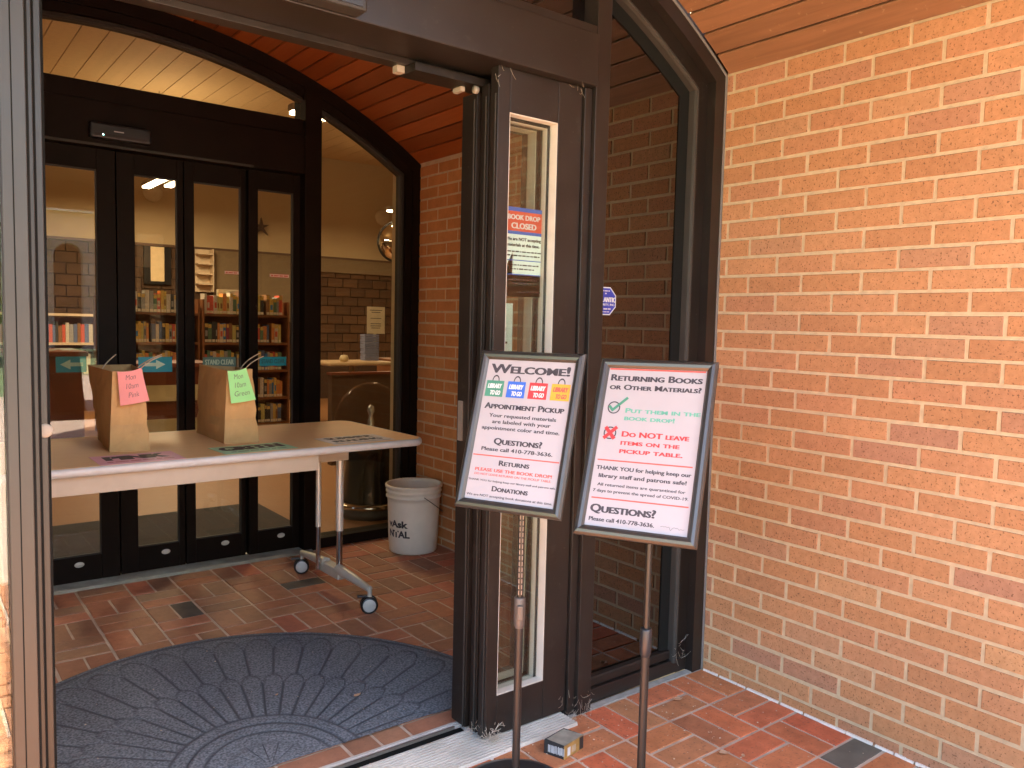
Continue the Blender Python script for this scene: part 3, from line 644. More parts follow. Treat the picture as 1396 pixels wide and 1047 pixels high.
# ---------------------------------------------------------------- folding table
TZ = .745
tbl = empty('folding_table', 'flip top table with wood grain top on silver wheeled legs inside the doorway', 'table', (-1.40, 1.49, 0), R(1.8))
def table():
    hw, hd, r_ = .895, .375, .055
    def rr_poly(hw, hd, r_, n=8):
        out = []
        for cx, cy, a in ((hw - r_, hd - r_, 0), (-hw + r_, hd - r_, 90), (-hw + r_, -hd + r_, 180), (hw - r_, -hd + r_, 270)):
            for k in range(n + 1): out.append((cx + r_ * math.cos(R(a + 90 * k / n)), cy + r_ * math.sin(R(a + 90 * k / n))))
        return out
    lam = wood('table_laminate', (.60, .36, .15), (.74, .47, .21), rough=.5, axis='X', scale=5)
    MB().prism(rr_poly(hw - .012, hd - .012, r_), 'Z', TZ - .022, TZ + .0005).build('tabletop', lam, tbl)
    # bullnose edge
    ring = []; prof = [(-.014, -.001), (-.006, .0), (.0, -.006), (.002, -.015), (0, -.024), (-.006, -.030), (-.014, -.031)]
    mb = MB(); P0 = rr_poly(hw, hd, r_ + .012, 10); n = len(P0); vs = []
    for i, p in enumerate(P0):
        q, r2 = P0[(i + 1) % n], P0[i - 1]; t = Vector((q[0] - r2[0], q[1] - r2[1])).normalized(); nn = Vector((t.y, -t.x))
        for d, z in prof: vs.append((p[0] + nn.x * d, p[1] + nn.y * d, TZ + z))
    m_ = len(prof); mb.add(vs, [(i * m_ + k, ((i + 1) % n) * m_ + k, ((i + 1) % n) * m_ + (k + 1) % m_, i * m_ + (k + 1) % m_) for i in range(n) for k in range(m_)], 0, True)
    mb.build('edge_band', mat('grey_edge_band', (.52, .49, .46), .4, spec=.5), tbl)
    TR = mat('beige_trough', (.44, .35, .26), .5, var=.05)
    MB().box(-.62, .40, -.335, -.320, TZ - .098, TZ - .032, b=.002).build('apron', TR, tbl)
    MB().box(.475, .66, -.10, .02, TZ - .115, TZ - .045, b=.003).build('cable_trough', TR, tbl)
    MB().box(-.62, .40, -.319, -.25, TZ - .100, TZ - .092).build('apron_tray', TR, tbl)
    SV = mat('silver_powder_coat', (.60, .54, .47), .38, metal=.35, var=.05); CH = mat('chrome', (.55, .56, .58), .12, metal=1.0, var=.02)
    SVD = mat('foot_grey', (.46, .45, .40), .4, metal=.3)
    for s in (1, -1):
        lx = .645 * s
        lg = MB().tube([(lx, -.045, .30), (lx, -.045, TZ - .033)], .017, 18).build('leg_column', SV, tbl)
        lg2 = MB().tube([(lx, -.045, .10), (lx, -.045, .2995)], .0145, 18).build('lower_tube', CH, lg)
        l3_ = MB().tube([(lx - .048, .07, .30), (lx - .048, .07, TZ - .11)], .012, 16).build('leg_column', SV, tbl)
        MB().tube([(lx - .048, .07, .10), (lx - .048, .07, .2995)], .0105, 16).build('lower_tube', CH, l3_)
        MB().box(lx - .13, lx - .02, -.08, .12, TZ - .095, TZ - .034, b=.004).build('hinge_bracket', SV, tbl)
        f = MB(); f.box(lx - .030, lx + .016, -.09, .13, .085, .135, b=.006)
        for e in (1, -1):
            a_ = (lx - (.012), .0 + .06 * e, .128); b_ = (lx + .0, .335 * e + .01, .104)
            f.tube([a_, ((a_[0] + b_[0]) / 2, (a_[1] + b_[1]) / 2, .118), b_], [.024, .020, .014], 10)
            f.tube([(b_[0], b_[1], .112), (b_[0], b_[1], .072)], .010, 12)
        f.build('foot', SVD, tbl)
        for e in (1, -1):
            bx_, by_ = lx, .335 * e + .01
            c = MB(); wy = by_ + .006; ang = R(66)
            cs = empty_part = MB()
            rim = MB()
            def W(px, r0):   # wheel disc local: axis X
                return [(0, px - .010), (r0 * .84, px - .010), (r0, px - .005), (r0, px + .005), (r0 * .84, px + .010), (0, px + .010)]
            wheel = MB().lathe(W(.013, .037), n=26, axis='X').lathe(W(-.013, .037), n=26, axis='X')
            wo = wheel.build('caster', BLACK, tbl, (bx_, wy, .0372), (0, 0, ang))
            MB().lathe([(0, .0245), (.025, .0245), (.028, .0228)], n=24, axis='X').lathe([(0, -.0245), (.025, -.0245), (.028, -.0228)], n=24, axis='X').build('hub', mat('grey_hub', (.42, .40, .38), .4), wo)
            MB().box(-.004, .004, -.015, .015, .02, .040, b=.002).box(-.010, .010, .010, .050, .034, .042, b=.002).build('brake_lever', BLACK, wo)
table()

# sheets on the table
def sheet(name, label, cx, cy, w_, h_, rz, base, fn, border=None, zz=None):
    mb = MB(); mb.box(-w_ / 2, w_ / 2, -h_ / 2, h_ / 2, 0, .0008)
    fn(mb, w_, h_)
    o = mb.build(name, [base, INK, WHITE, RED, GREENI], None, (cx, cy, TZ + .0012), (0, 0, rz))
    return tag(o, label, 'sheet', 'laminated name sheets along the front of the table')
PSH = mat('pink_laminated_sheet', (.82, .42, .47), .55, var=.03, spec=.2); GSH = mat('green_laminated_sheet', (.46, .70, .42), .55, var=.03, spec=.2); WSH = mat('white_laminated_sheet', (.74, .66, .60), .55, var=.03, spec=.2)
PN = mat('deep_pink_print', (.75, .12, .20), .5)
def pink(mb, w_, h_):
    put_text(mb, 'PINK', 0, -.020, height=.085, width=.20, bold=.05, mi=1, z=.0012); squiggle(mb, -.11, .11, -.060, .012, 3, .0012)
def green(mb, w_, h_):
    put_text(mb, 'GREEN', 0, -.020, height=.085, width=.24, bold=.05, mi=1, z=.0012); squiggle(mb, -.11, .11, -.060, .012, 4, .0012)
def white(mb, w_, h_):
    put_text(mb, 'SUMMER', 0, .025, height=.050, width=.22, bold=.05, mi=1, z=.0012); put_text(mb, 'READING', 0, -.050, height=.050, width=.22, bold=.05, mi=1, z=.0012)
    rect(mb, -w_ / 2 + .01, w_ / 2 - .01, -h_ / 2 + .012, -h_ / 2 + .018, 1, .0011)
sheet('pink_sheet', 'pink laminated sheet reading PINK in front of the bag with pink note', -1.656, 1.212, .278, .19, R(1), PSH, pink)
sheet('green_sheet', 'green laminated sheet reading GREEN in front of the bag with green note', -1.232, 1.232, .29, .175, R(4), GSH, green)
sheet('white_sheet', 'white laminated sheet reading SUMMER READING on the right end of the table', -.785, 1.262, .285, .19, R(3), WSH, white)

# ---------------------------------------------------------------- paper bags
KR = mat('kraft_paper', (.527, .315, .132), .75, var=.10, scale=16, bump=.25, bscale=60, spec=.2)
KRI = mat('kraft_paper_inside', (.36, .20, .085), .85, var=.08)
def bag(label, base, top, note_label, note_mat, words, notepts, handle, tw):
    t = empty('paper_bag', label, 'bag', (base[0][0], base[0][1], TZ), 0, 'brown paper bags on the table')
    O = Vector((base[0][0], base[0][1], TZ))
    b = [Vector((x, y, TZ + .001)) - O for x, y in base]      # near-left, near-right, far-right, far-left
    tp = [Vector(q) - O for q in top]
    mb = MB(); rows = 9; rnd = random.Random(len(label))
    def lerp(a, c, f): return a + (c - a) * f
    grid = []
    # walk round: near face 7 columns, right side 8, far 6, left side 8 ; gusset dents the near/far faces
    for i in range(rows + 1):
        f = i / rows; ring = []
        cr = [lerp(b[k], tp[k], f) for k in range(4)]
        for side, n_ in ((0, 8), (1, 8), (2, 8), (3, 8)):
            p, q = cr[side], cr[(side + 1) % 4]
            nrm = (q - p).cross(Vector((0, 0, 1))).normalized()
            for k in range(n_):
                s = k / n_; pt = lerp(p, q, s)
                mid = 1 - abs(s - .5) * 2
                if side in (0, 2): # gusset: pinched in towards the top, v-fold near the bottom
                    d = -.020 * mid * max(0, f - .28) ** .8 + (.004 * mid if f < .28 else 0)
                else: d = .010 * math.sin(math.pi * s) * math.sin(math.pi * min(1, f * 1.1)) + rnd.uniform(-.0022, .0022)
                if abs(f - .33) < .06: d -= .004
                if side in (0, 2): d += rnd.uniform(-.0012, .0012)
                ring.append(pt + nrm * d)
        grid.append(ring)
    n = len(grid[0]); vs = [v for rg in grid for v in rg]
    fs = [(i * n + k, i * n + (k + 1) % n, (i + 1) * n + (k + 1) % n, (i + 1) * n + k) for i in range(rows) for k in range(n)] + [tuple(range(n))]
    me = bpy.data.meshes.new('bag_body'); me.from_pydata([tuple(v) for v in vs], [], fs); me.update()
    body = link('bag_body', me, KR, t)
    sdm = body.modifiers.new('thickness', 'SOLIDIFY'); sdm.thickness = .0012; sdm.offset = -1
    # bottom fold flap: triangle crease on the near face
    nl, nr = b[0], b[1]; out = (nr - nl).cross(Vector((0, 0, 1))).normalized()
    apex = lerp(nl, nr, .5) + Vector((0, 0, .068)) + out * .0065
    MB().add([nl + out * .0015 + Vector((0, 0, .001)), nr + out * .0015 + Vector((0, 0, .001)), apex, nl + out * .0002 + Vector((0, 0, .001)), nr + out * .0002 + Vector((0, 0, .001)), apex - out * .003], [(0, 1, 2), (3, 5, 4), (0, 2, 5, 3), (1, 4, 5, 2)]).build('bottom_fold', KR, t)
    for hp in handle:
        pp = [Vector(q) - O for q in hp]; path = []
        for i in range(13):
            f = i / 12; path.append(((1 - f) ** 3) * pp[0] + 3 * f * (1 - f) ** 2 * pp[1] + 3 * f * f * (1 - f) * pp[2] + f ** 3 * pp[3])
        MB().tube(path, .0022, 6).build('handle', mat('twisted_paper_cord', (.52, .40, .27), .7), t)
    # note stuck over the near edge
    nt_ = MB(); q = [Vector(v) - O for v in notepts]     # TL TR BR BL
    NU, NV = 8, 8; g = []
    for j in range(NV + 1):
        for i in range(NU + 1):
            s, f = i / NU, j / NV
            p = lerp(lerp(q[0], q[1], s), lerp(q[3], q[2], s), f)
            p = p + Vector((0, -1, 0)) * (.006 + .010 * math.sin(math.pi * s) * f + .006 * f * f) + Vector((0, 0, -.006 * math.sin(math.pi * s) * (1 - f)))
            g.append(p)
    nt_.add(g, [(j * (NU + 1) + i, j * (NU + 1) + i + 1, (j + 1) * (NU + 1) + i + 1, (j + 1) * (NU + 1) + i) for j in range(NV) for i in range(NU)])
    no = nt_.build('note', note_mat, None, O); no.data.materials.append(note_mat)
    sm_ = no.modifiers.new('thickness', 'SOLIDIFY'); sm_.thickness = .0004
    tag(no, note_label, 'note', 'paper notes on the bags')
    wm = MB(); wI = (q[1] - q[0]).length
    for r_, wd in enumerate(words):
        tvs, tfs = text_geo(wd, height=.019, bold=-.012, shear=.25)
        if not tvs: continue
        wmax = max(v[0] for v in tvs); vsx = []
        for vx, vy in tvs:
            s = .5 + (vx - wmax / 2) / wI; f = .26 + .27 * r_ - vy / .115
            p = lerp(lerp(q[0], q[1], s), lerp(q[3], q[2], s), f)
            vsx.append(p + Vector((0, -1, 0)) * (.0072 + .010 * math.sin(math.pi * max(0, min(1, s))) * f + .006 * f * f) + Vector((0, 0, -.006 * math.sin(math.pi * max(0, min(1, s))) * (1 - f))))
        wm.add(vsx, tfs)
    wm.build('handwriting', mat('pencil', (.16, .10, .10), .7), no)
    return t
PK = mat('pink_note_paper', (.86, .31, .29), .7, var=.02); GN = mat('green_note_paper', (.36, .80, .30), .7, var=.02)
bag('paper bag with a pink note over its edge, the one farther left', [(-1.713, 1.385), (-1.578, 1.362), (-1.545, 1.72), (-1.684, 1.75)],
    [(-1.700, 1.385, 1.043), (-1.600, 1.372, 1.050), (-1.567, 1.70, 1.052), (-1.722, 1.73, 1.050)],
    'pink note reading Mon 10am Pink over the edge of a paper bag', PK, ('Mon', '10am', 'Pink'),
    [(-1.687, 1.372, 1.045), (-1.607, 1.366, 1.058), (-1.583, 1.358, .936), (-1.681, 1.366, .920)],
    [[(-1.700, 1.60, 1.03), (-1.68, 1.60, 1.07), (-1.65, 1.60, 1.09), (-1.640, 1.62, 1.096)], [(-1.585, 1.52, 1.03), (-1.57, 1.50, 1.06), (-1.53, 1.50, 1.085), (-1.495, 1.52, 1.093)], [(-1.580, 1.60, 1.03), (-1.56, 1.58, 1.06), (-1.52, 1.56, 1.085), (-1.485, 1.56, 1.098)]], 0)
bag('paper bag with a green note over its edge, nearer the middle of the table', [(-1.295, 1.388), (-1.159, 1.368), (-1.145, 1.74), (-1.290, 1.77)],
    [(-1.283, 1.388, 1.040), (-1.186, 1.376, 1.046), (-1.138, 1.72, 1.035), (-1.288, 1.74, 1.046)],
    'green note reading Mon 10am Green over the edge of a paper bag', GN, ('Mon', '10am', 'Green'),
    [(-1.286, 1.376, 1.041), (-1.214, 1.370, 1.052), (-1.180, 1.360, .924), (-1.277, 1.368, .911)],
    [[(-1.175, 1.50, 1.03), (-1.16, 1.50, 1.06), (-1.12, 1.50, 1.08), (-1.085, 1.52, 1.090)], [(-1.172, 1.56, 1.03), (-1.155, 1.56, 1.065), (-1.12, 1.56, 1.085), (-1.080, 1.58, 1.100)]], 0)

# ---------------------------------------------------------------- bucket
bk = empty('bucket', 'white plastic pail with black lettering in the brick corner', 'bucket', (-.090, 1.93, 0))
BK = mat('white_pail_plastic', (.70, .63, .52), .45, var=.04, spec=.4)
prof = [(0, .004), (.122, .004), (.126, .0), (.131, .006), (.137, .10), (.142, .28), (.1445, .300), (.1510, .301), (.1515, .308), (.1450, .310), (.1455, .328), (.1525, .329), (.153, .335), (.1465, .337), (.147, .352), (.1555, .353), (.1560, .366), (.1500, .370), (.1440, .368), (.1425, .355), (.139, .29), (.131, .10), (.124, .012), (0, .010)]
MB().lathe(prof, n=56).build('pail', BK, bk)
hnd = []
for k in range(17):
    a = R(-40 - 110 + 220 * k / 16 - 0); 
    hnd.append((.158 * math.cos(R(-100 + 180 * k / 16)), .158 * math.sin(R(-100 + 180 * k / 16)), .318 - .115 * math.sin(math.pi * k / 16)))
MB().tube(hnd, .0022, 6).build('wire_handle', mat('dark_wire', (.08, .07, .06), .4, metal=.8), bk)
lt = MB()
def bucket_text(s, hgt, z, a_left, bold, wd):
    tvs, tfs = text_geo(s, height=hgt, width=wd, bold=bold)
    out = []
    for vx, vy in tvs:
        zz = z + vy; r_ = .137 + (zz - .10) * .0278 + .0007
        a = a_left + vx / r_
        out.append((r_ * math.cos(a), r_ * math.sin(a), zz))
    lt.add(out, tfs)
# camera looks at the pail from azimuth ~ -121 degrees
bucket_text('vAsk', .036, .150, R(-188), .045, .135)
bucket_text('NTAL', .036, .096, R(-186), .045, .138)
tvs = MB()
lt.build('lettering', INK, bk)

# ---------------------------------------------------------------- sign stands
def sign(label, c, yaw, tilt, roll, W_, H_, pole_xy, fn, base_label, collar, holes):
    t = empty('sign_stand', label, 'sign', (pole_xy[0], pole_xy[1], 0), 0, 'framed floor signs in front of the doors')
    O = Vector((pole_xy[0], pole_xy[1], 0))
    FR = mat('gunmetal_snap_frame', (.085, .078, .070), .36, metal=.75, var=.06); POLE = mat('bronze_pole', (.028, .022, .018), .42, metal=.3, var=.08)
    r_ = Vector((math.cos(yaw), math.sin(yaw), 0)); n_ = Vector((math.sin(yaw), -math.cos(yaw), 0)); up = Vector((0, 0, 1)) * math.cos(tilt) - n_ * math.sin(tilt)
    r2 = r_ * math.cos(roll) + up * math.sin(roll); u2 = up * math.cos(roll) - r_ * math.sin(roll); nn = r2.cross(u2)
    M = Matrix(((r2.x, u2.x, nn.x, c[0] - O.x), (r2.y, u2.y, nn.y, c[1] - O.y), (r2.z, u2.z, nn.z, c[2]), (0, 0, 0, 1)))
    fw = .025
    prof = [(0, -.004), (.001, .004), (.006, .0105), (.013, .0125), (.020, .010), (.025, .0035), (.025, -.004)]
    for a, b_, nx in ((0, 1, 'frame_bottom'), (1, 2, 'frame_right'), (2, 3, 'frame_top'), (3, 0, 'frame_left')):
        cs = [(-W_ / 2, -H_ / 2), (W_ / 2, -H_ / 2), (W_ / 2, H_ / 2), (-W_ / 2, H_ / 2)]
        mb = MB(); vs = []
        for q in (a, b_):
            sx, sy = (1 if cs[q][0] < 0 else -1), (1 if cs[q][1] < 0 else -1)
            vs += [(cs[q][0] + sx * d, cs[q][1] + sy * d, z) for d, z in prof]
        m_ = len(prof)
        mb.add(vs, [(k, (k + 1) % m_, m_ + (k + 1) % m_, m_ + k) for k in range(m_)], 0, False)
        o = mb.build('frame_bar', FR, t); o.matrix_local = M
        for p in o.data.polygons: p.use_smooth = False
    MB().box(-W_ / 2 + .004, W_ / 2 - .004, -H_ / 2 + .004, H_ / 2 - .004, -.008, -.0042).build('back_panel', BLACK, t).matrix_local = M
    pw, ph = W_ - 2 * fw + .002, H_ - 2 * fw + .002
    mb = MB(); mb.box(-pw / 2, pw / 2, -ph / 2, ph / 2, -.003, .0015)
    poster = mb.build('poster', PINKW, t); poster.matrix_local = M
    pr = MB(); fn(pr, pw, ph)
    if pr.v:
        o = pr.build('print', [INKG, RED, GREENI, BLUEI, YELI, WHITE, INK, mat('soft_green_ink', (.10, .30, .21), .5), mat('plain_red', (.45, .03, .03), .5), mat('soft_red_rule', (.48, .07, .05), .5)], poster)
        o.location = (0, 0, .0012)
    # pole, collar and disc base
    back = Vector(c) - O - nn * .02
    ztop = c[2] - .03
    zc1, zc2 = collar
    MB().tube([(0, 0, .01), (0, 0, zc1)], .0108, 20).build('lower_pole', POLE, t)
    MB().tube([(0, 0, zc1), (0, 0, ztop)], .0080 if not holes else .0085, 16).build('upper_pole', mat('satin_pole', (.030, .025, .021), .35, metal=.4), t)
    if holes:
        hb = MB()
        z = zc2 + .008; vd = Vector((-.62, -.78, 0)).normalized(); sd2 = Vector((-vd.y, vd.x, 0))
        while z < ztop - .02:
            for e in (-.004, .004):
                p = vd * .0086 + sd2 * e
                hb.tube([(p.x, p.y, z), (p.x * 1.02, p.y * 1.02, z + .006), (p.x, p.y, z + .011)], .0016, 5)
            z += .0155
        hb.build('ratchet_slots', mat('slot_cream', (.26, .20, .155), .5), t)
    MB().lathe([(.0109, zc1 - .004), (.0135, zc1 + .002), (.0148, zc1 + .02), (.0148, zc2 - .004), (.0135, zc2), (.008, zc2)], n=22).build('clamp_collar', BLACK if not holes else mat('brown_clamp', (.085, .07, .06), .4), t)
    if holes: MB().box(-.022, -.012, -.010, .006, (zc1 + zc2) / 2 - .018, (zc1 + zc2) / 2 + .022, b=.003).build('clamp_lever', mat('lever_bronze', (.09, .07, .055), .5), t, None, (0, 0, R(50)))
    MB().box(-.018, .018, -.006, .010, ztop - .05, ztop + .03, b=.003).build('mount', BLACK, t, None, (0, 0, yaw))
    MB().lathe([(0, .0), (.150, .0), (.152, .003), (.150, .007), (.135, .010), (.03, .014), (.018, .022), (.0126, .024)], n=56).build('base_disc', mat('black_base', (.025, .024, .026), .35, metal=.3), t)
    return t
def bag_icon(pr, x, y, s, mi):
    pr.add([(x - s, y - s * .85, .0009), (x + s, y - s * .85, .0009), (x + s * .97, y + s * .80, .0009), (x - s * .97, y + s * .80, .0009)], [(0, 1, 2, 3)], mi)
    N_ = 9; ri, ro = s * .30, s * .40; vs = []
    for k in range(N_):
        a = math.pi * k / (N_ - 1)
        vs += [(x + ri * math.cos(a), y + s * .8 + ri * 1.5 * math.sin(a), .0008), (x + ro * math.cos(a), y + s * .8 + ro * 1.5 * math.sin(a), .0008)]
    pr.add(vs, [(2 * k, 2 * k + 1, 2 * k + 3, 2 * k + 2) for k in range(N_ - 1)], 0)
    put_text(pr, 'LIBRARY', x, y + s * .02, height=s * .48, width=s * 1.55, mi=5 if mi != 4 else 9, z=.0011, bold=.03, shear=.2)
    put_text(pr, 'TO GO', x + s * .15, y - s * .66, height=s * .46, width=s * 1.1, mi=5 if mi != 4 else 9, z=.0011, bold=.03, shear=.2)
def poster1(pr, w_, h_):
    Y = lambda f: h_ / 2 - f * h_; T = lambda *a, **k: put_text(pr, *a, **k)
    T('Welcome!', 0, Y(.098), height=.066 * h_, width=.90 * w_, caps=True, bold=.045, mi=0)
    for k, mi in enumerate((2, 3, 8, 4)): bag_icon(pr, (-.372 + .25 * k) * w_, Y(.213), .105 * w_, mi)
    T('Appointment Pickup', 0, Y(.358), height=.042 * h_, width=.90 * w_, caps=True, bold=.035, mi=0)
    T('Your requested materials', 0, Y(.418), height=.026 * h_, width=.76 * w_, bold=.02, mi=0)
    T('are labeled with your', 0, Y(.462), height=.026 * h_, width=.66 * w_, bold=.02, mi=0)
    T('appointment color and time.', 0, Y(.507), height=.026 * h_, width=.88 * w_, bold=.02, mi=0)
    T('Questions?', 0, Y(.607), height=.044 * h_, width=.54 * w_, caps=True, bold=.035, mi=0)
    T('Please call 410-778-3636.', 0, Y(.656), height=.026 * h_, width=.80 * w_, bold=.025, mi=0)
    rect(pr, -w_ / 2 + .004, w_ / 2 - .004, Y(.695), Y(.687), 9, .0006)
    T('Returns', 0, Y(.752), height=.036 * h_, width=.34 * w_, caps=True, bold=.03, mi=0)
    T('PLEASE USE THE BOOK DROP!', 0, Y(.800), height=.022 * h_, width=.86 * w_, bold=.03, mi=9)
    T('DO NOT LEAVE RETURNS ON THE PICKUP TABLE.', 0, Y(.828), height=.015 * h_, width=.86 * w_, bold=.01, mi=9)
    T('THANK YOU for helping keep our library staff and patrons safe.', 0, Y(.869), height=.013 * h_, width=.98 * w_, bold=.01, mi=0)
    T('Donations', 0, Y(.930), height=.036 * h_, width=.40 * w_, caps=True, bold=.03, mi=0)
    T('We are NOT accepting book donations at this time.', 0, Y(.973), height=.016 * h_, width=.96 * w_, bold=.015, mi=0)
def circ(pr, x, y, ro, ri, mi, z=.0008):
    vs = []; N_ = 28
    for k in range(N_):
        a = 2 * math.pi * k / N_; vs += [(x + ro * math.cos(a), y + ro * math.sin(a), z), (x + ri * math.cos(a), y + ri * math.sin(a), z)]
    pr.add(vs, [(2 * k, (2 * k + 2) % (2 * N_), (2 * k + 3) % (2 * N_), 2 * k + 1) for k in range(N_)], mi)
def stroke(pr, a, b_, wd, mi, z=.0010):
    a, b_ = Vector(a), Vector(b_); d = (b_ - a).normalized(); n_ = Vector((-d.y, d.x)) * wd / 2
    pr.add([(a + n_)[:] + (z,), (a - n_)[:] + (z,), (b_ - n_)[:] + (z,), (b_ + n_)[:] + (z,)], [(0, 1, 2, 3)], mi)
def poster2(pr, w_, h_):
    Y = lambda f: h_ / 2 - f * h_; T = lambda *a, **k: put_text(pr, *a, **k)
    rect(pr, -w_ / 2 + .003, w_ / 2 - .004, Y(.014), Y(.004), 9, .0006)
    T('Returning Books', 0, Y(.085), height=.042 * h_, width=.92 * w_, caps=True, bold=.04, mi=0)
    T('or Other Materials?', 0, Y(.143), height=.034 * h_, width=.92 * w_, caps=True, bold=.035, mi=0)
    cx, cy, r_ = -.385 * w_, Y(.262), .065 * w_
    circ(pr, cx, cy, r_, r_ * .82, 0)
    stroke(pr, (cx - r_ * .75, cy + r_ * .25), (cx - r_ * .05, cy - r_ * .55), r_ * .42, 2); stroke(pr, (cx - r_ * .25, cy - r_ * .5), (cx + r_ * 2.0, cy + r_ * 1.7), r_ * .42, 2, .0011)
    cy = Y(.425)
    circ(pr, cx, cy, r_, r_ * .82, 0)
    stroke(pr, (cx - r_ * .9, cy - r_ * .9), (cx + r_ * 1.0, cy + r_ * 1.0), r_ * .55, 8); stroke(pr, (cx - r_ * .8, cy + r_ * .9), (cx + r_ * .8, cy - r_ * .9), r_ * .55, 8, .0011)
    T('Put them in the', -.26 * w_, Y(.290), height=.030 * h_, width=.74 * w_, caps=True, align='L', bold=.03, mi=7)
    T('book drop!', -.26 * w_, Y(.338), height=.029 * h_, width=.50 * w_, caps=True, align='L', bold=.03, mi=7)
    T('Do NOT leave', -.26 * w_, Y(.442), height=.034 * h_, width=.66 * w_, caps=True, align='L', bold=.035, mi=8)
    T('items on the', -.26 * w_, Y(.494), height=.030 * h_, width=.58 * w_, caps=True, align='L', bold=.035, mi=8)
    T('pickup table.', -.26 * w_, Y(.545), height=.030 * h_, width=.62 * w_, caps=True, align='L', bold=.035, mi=8)
    rect(pr, -w_ / 2 + .008, w_ / 2 - .008, Y(.600), Y(.592), 9, .0006)
    T('THANK YOU for helping keep our', 0, Y(.655), height=.024 * h_, width=.93 * w_, bold=.025, mi=0)
    T('library staff and patrons safe!', 0, Y(.703), height=.024 * h_, width=.86 * w_, bold=.025, mi=0)
    T('All returned items are quarantined for', 0, Y(.754), height=.018 * h_, width=.86 * w_, bold=.015, mi=0)
    T('7 days to prevent the spread of COVID-19.', 0, Y(.792), height=.018 * h_, width=.93 * w_, bold=.015, mi=0)
    rect(pr, -w_ / 2 + .008, w_ / 2 - .006, Y(.833), Y(.825), 9, .0006)
    T('Questions?', -.46 * w_, Y(.913), height=.048 * h_, width=.64 * w_, caps=True, align='L', bold=.04, mi=0)
    T('Please call 410-778-3636.', -.46 * w_, Y(.966), height=.024 * h_, width=.64 * w_, align='L', bold=.025, mi=0)
    p0 = None; rn_ = random.Random(5)
    for k in range(15):
        p = (.24 * w_ + k * .016 * w_, Y(.958) + (rn_.uniform(-1, 1)) * .008 * h_ * (1.8 if k in (1, 6, 7) else .8))
        if p0: stroke(pr, p0, p, .0006, 0, .0007)
        p0 = p
s1 = sign('welcome sign in a gunmetal frame on a slotted pole, nearer the doorway', (-1.062, -.225, .979), -1.117, .33, .0, .300, .425, (-1.040, -.214), poster1, '', (.455, .535), True)
s2_ = sign('returning books sign in a gunmetal frame, the one nearer the brick wall', (-.888, -.502, .960), -1.105, .42, .011, .300, .459, (-.848, -.487), poster2, '', (.427, .496), False)

# ---------------------------------------------------------------- stickers and posters on the front glass
def alarm(mb, w_, h_):
    c = (w_ / 2, h_ / 2); oc = lambda r_, z: [(c[0] + r_ * math.cos(R(22.5 + 45 * k)), c[1] + r_ * math.sin(R(22.5 + 45 * k)), z) for k in range(8)]
    mb.v.clear(); mb.f.clear(); mb.m.clear(); mb.sm.clear()
    mb.add(oc(h_ / 2, .0), [tuple(range(8))], 1); mb.add(oc(h_ / 2 * .92, .0004), [tuple(range(8))], 0)
    squiggle(mb, c[0] - h_ * .16, c[0] + h_ * .16, h_ * .82, h_ * .04, 1, .0008); squiggle(mb, c[0] - h_ * .05, c[0] + h_ * .05, h_ * .73, h_ * .04, 1, .0008)
    put_text(mb, 'ATLANTIC', c[0], h_ * .47, height=h_ * .16, width=w_ * .84, mi=1, z=.0008, bold=.05)
    put_text(mb, 'SECURITY, INC.', c[0], h_ * .35, height=h_ * .07, width=w_ * .78, mi=1, z=.0008, bold=.02)
    squiggle(mb, c[0] - h_ * .22, c[0] + h_ * .22, h_ * .22, h_ * .05, 1, .0008); squiggle(mb, c[0] - h_ * .16, c[0] + h_ * .16, h_ * .13, h_ * .035, 1, .0008)
NAVY = mat('navy_sticker', (.030, .040, .30), .4)
sticker('alarm_sticker', 'small navy octagon security sticker on the tinted window edge', 'sticker', -.545, -.443, 1.285, 1.383, .0595, NAVY, alarm)
def bookdrop(mb, w_, h_):
    rect(mb, 0, w_, h_ * .955, h_, 5); rect(mb, 0, w_, h_ * .735, h_ * .955, 3); rect(mb, 0, w_, h_ * .70, h_ * .735, 5)
    T = lambda s, y, hh, ww, mi: put_text(mb, s, w_ / 2, h_ * y, height=h_ * hh, width=w_ * ww, mi=mi, z=.0009, bold=.03)
    T('BOOK DROP', .865, .055, .78, 1); T('CLOSED', .765, .065, .60, 1)
    T('We are NOT accepting', .630, .036, .84, 10); T('materials at this time.', .565, .036, .78, 10)
    squiggle(mb, w_ * .05, w_ * .95, h_ * .500, h_ * .016, 10); squiggle(mb, w_ * .08, w_ * .90, h_ * .455, h_ * .016, 10, seed=2)
    rect(mb, w_ * .03, w_ * .97, h_ * .405, h_ * .415, 5)
    squiggle(mb, w_ * .12, w_ * .88, h_ * .35, h_ * .016, 10, seed=3); squiggle(mb, w_ * .2, w_ * .8, h_ * .305, h_ * .016, 10, seed=4)
    rect(mb, w_ * .03, w_ * .97, h_ * .245, h_ * .255, 5)
    squiggle(mb, w_ * .06, w_ * .94, h_ * .185, h_ * .015, 10, seed=5); squiggle(mb, w_ * .25, w_ * .75, h_ * .145, h_ * .015, 10, seed=6); squiggle(mb, w_ * .4, w_ * .95, h_ * .05, h_ * .014, 10, seed=7)
AQ = mat('pale_aqua_paper', (.58, .72, .68), .6, var=.02)
sticker('poster', 'book drop closed poster taped inside the narrow door pane', 'poster', -.900, -.742, 1.335, 1.600, .085, AQ, bookdrop)
def lib2(mb, w_, h_):
    put_text(mb, 'b', w_ * .8, h_ * .66, height=h_ * .10, align='R', mi=4, z=.0009, bold=.02)
    squiggle(mb, w_ * .4, w_ * .85, h_ * .52, h_ * .03, 2); squiggle(mb, w_ * .4, w_ * .85, h_ * .34, h_ * .03, 2, seed=3)
    rect(mb, w_ * .3, w_ * .95, h_ * .26, h_ * .275, 5)
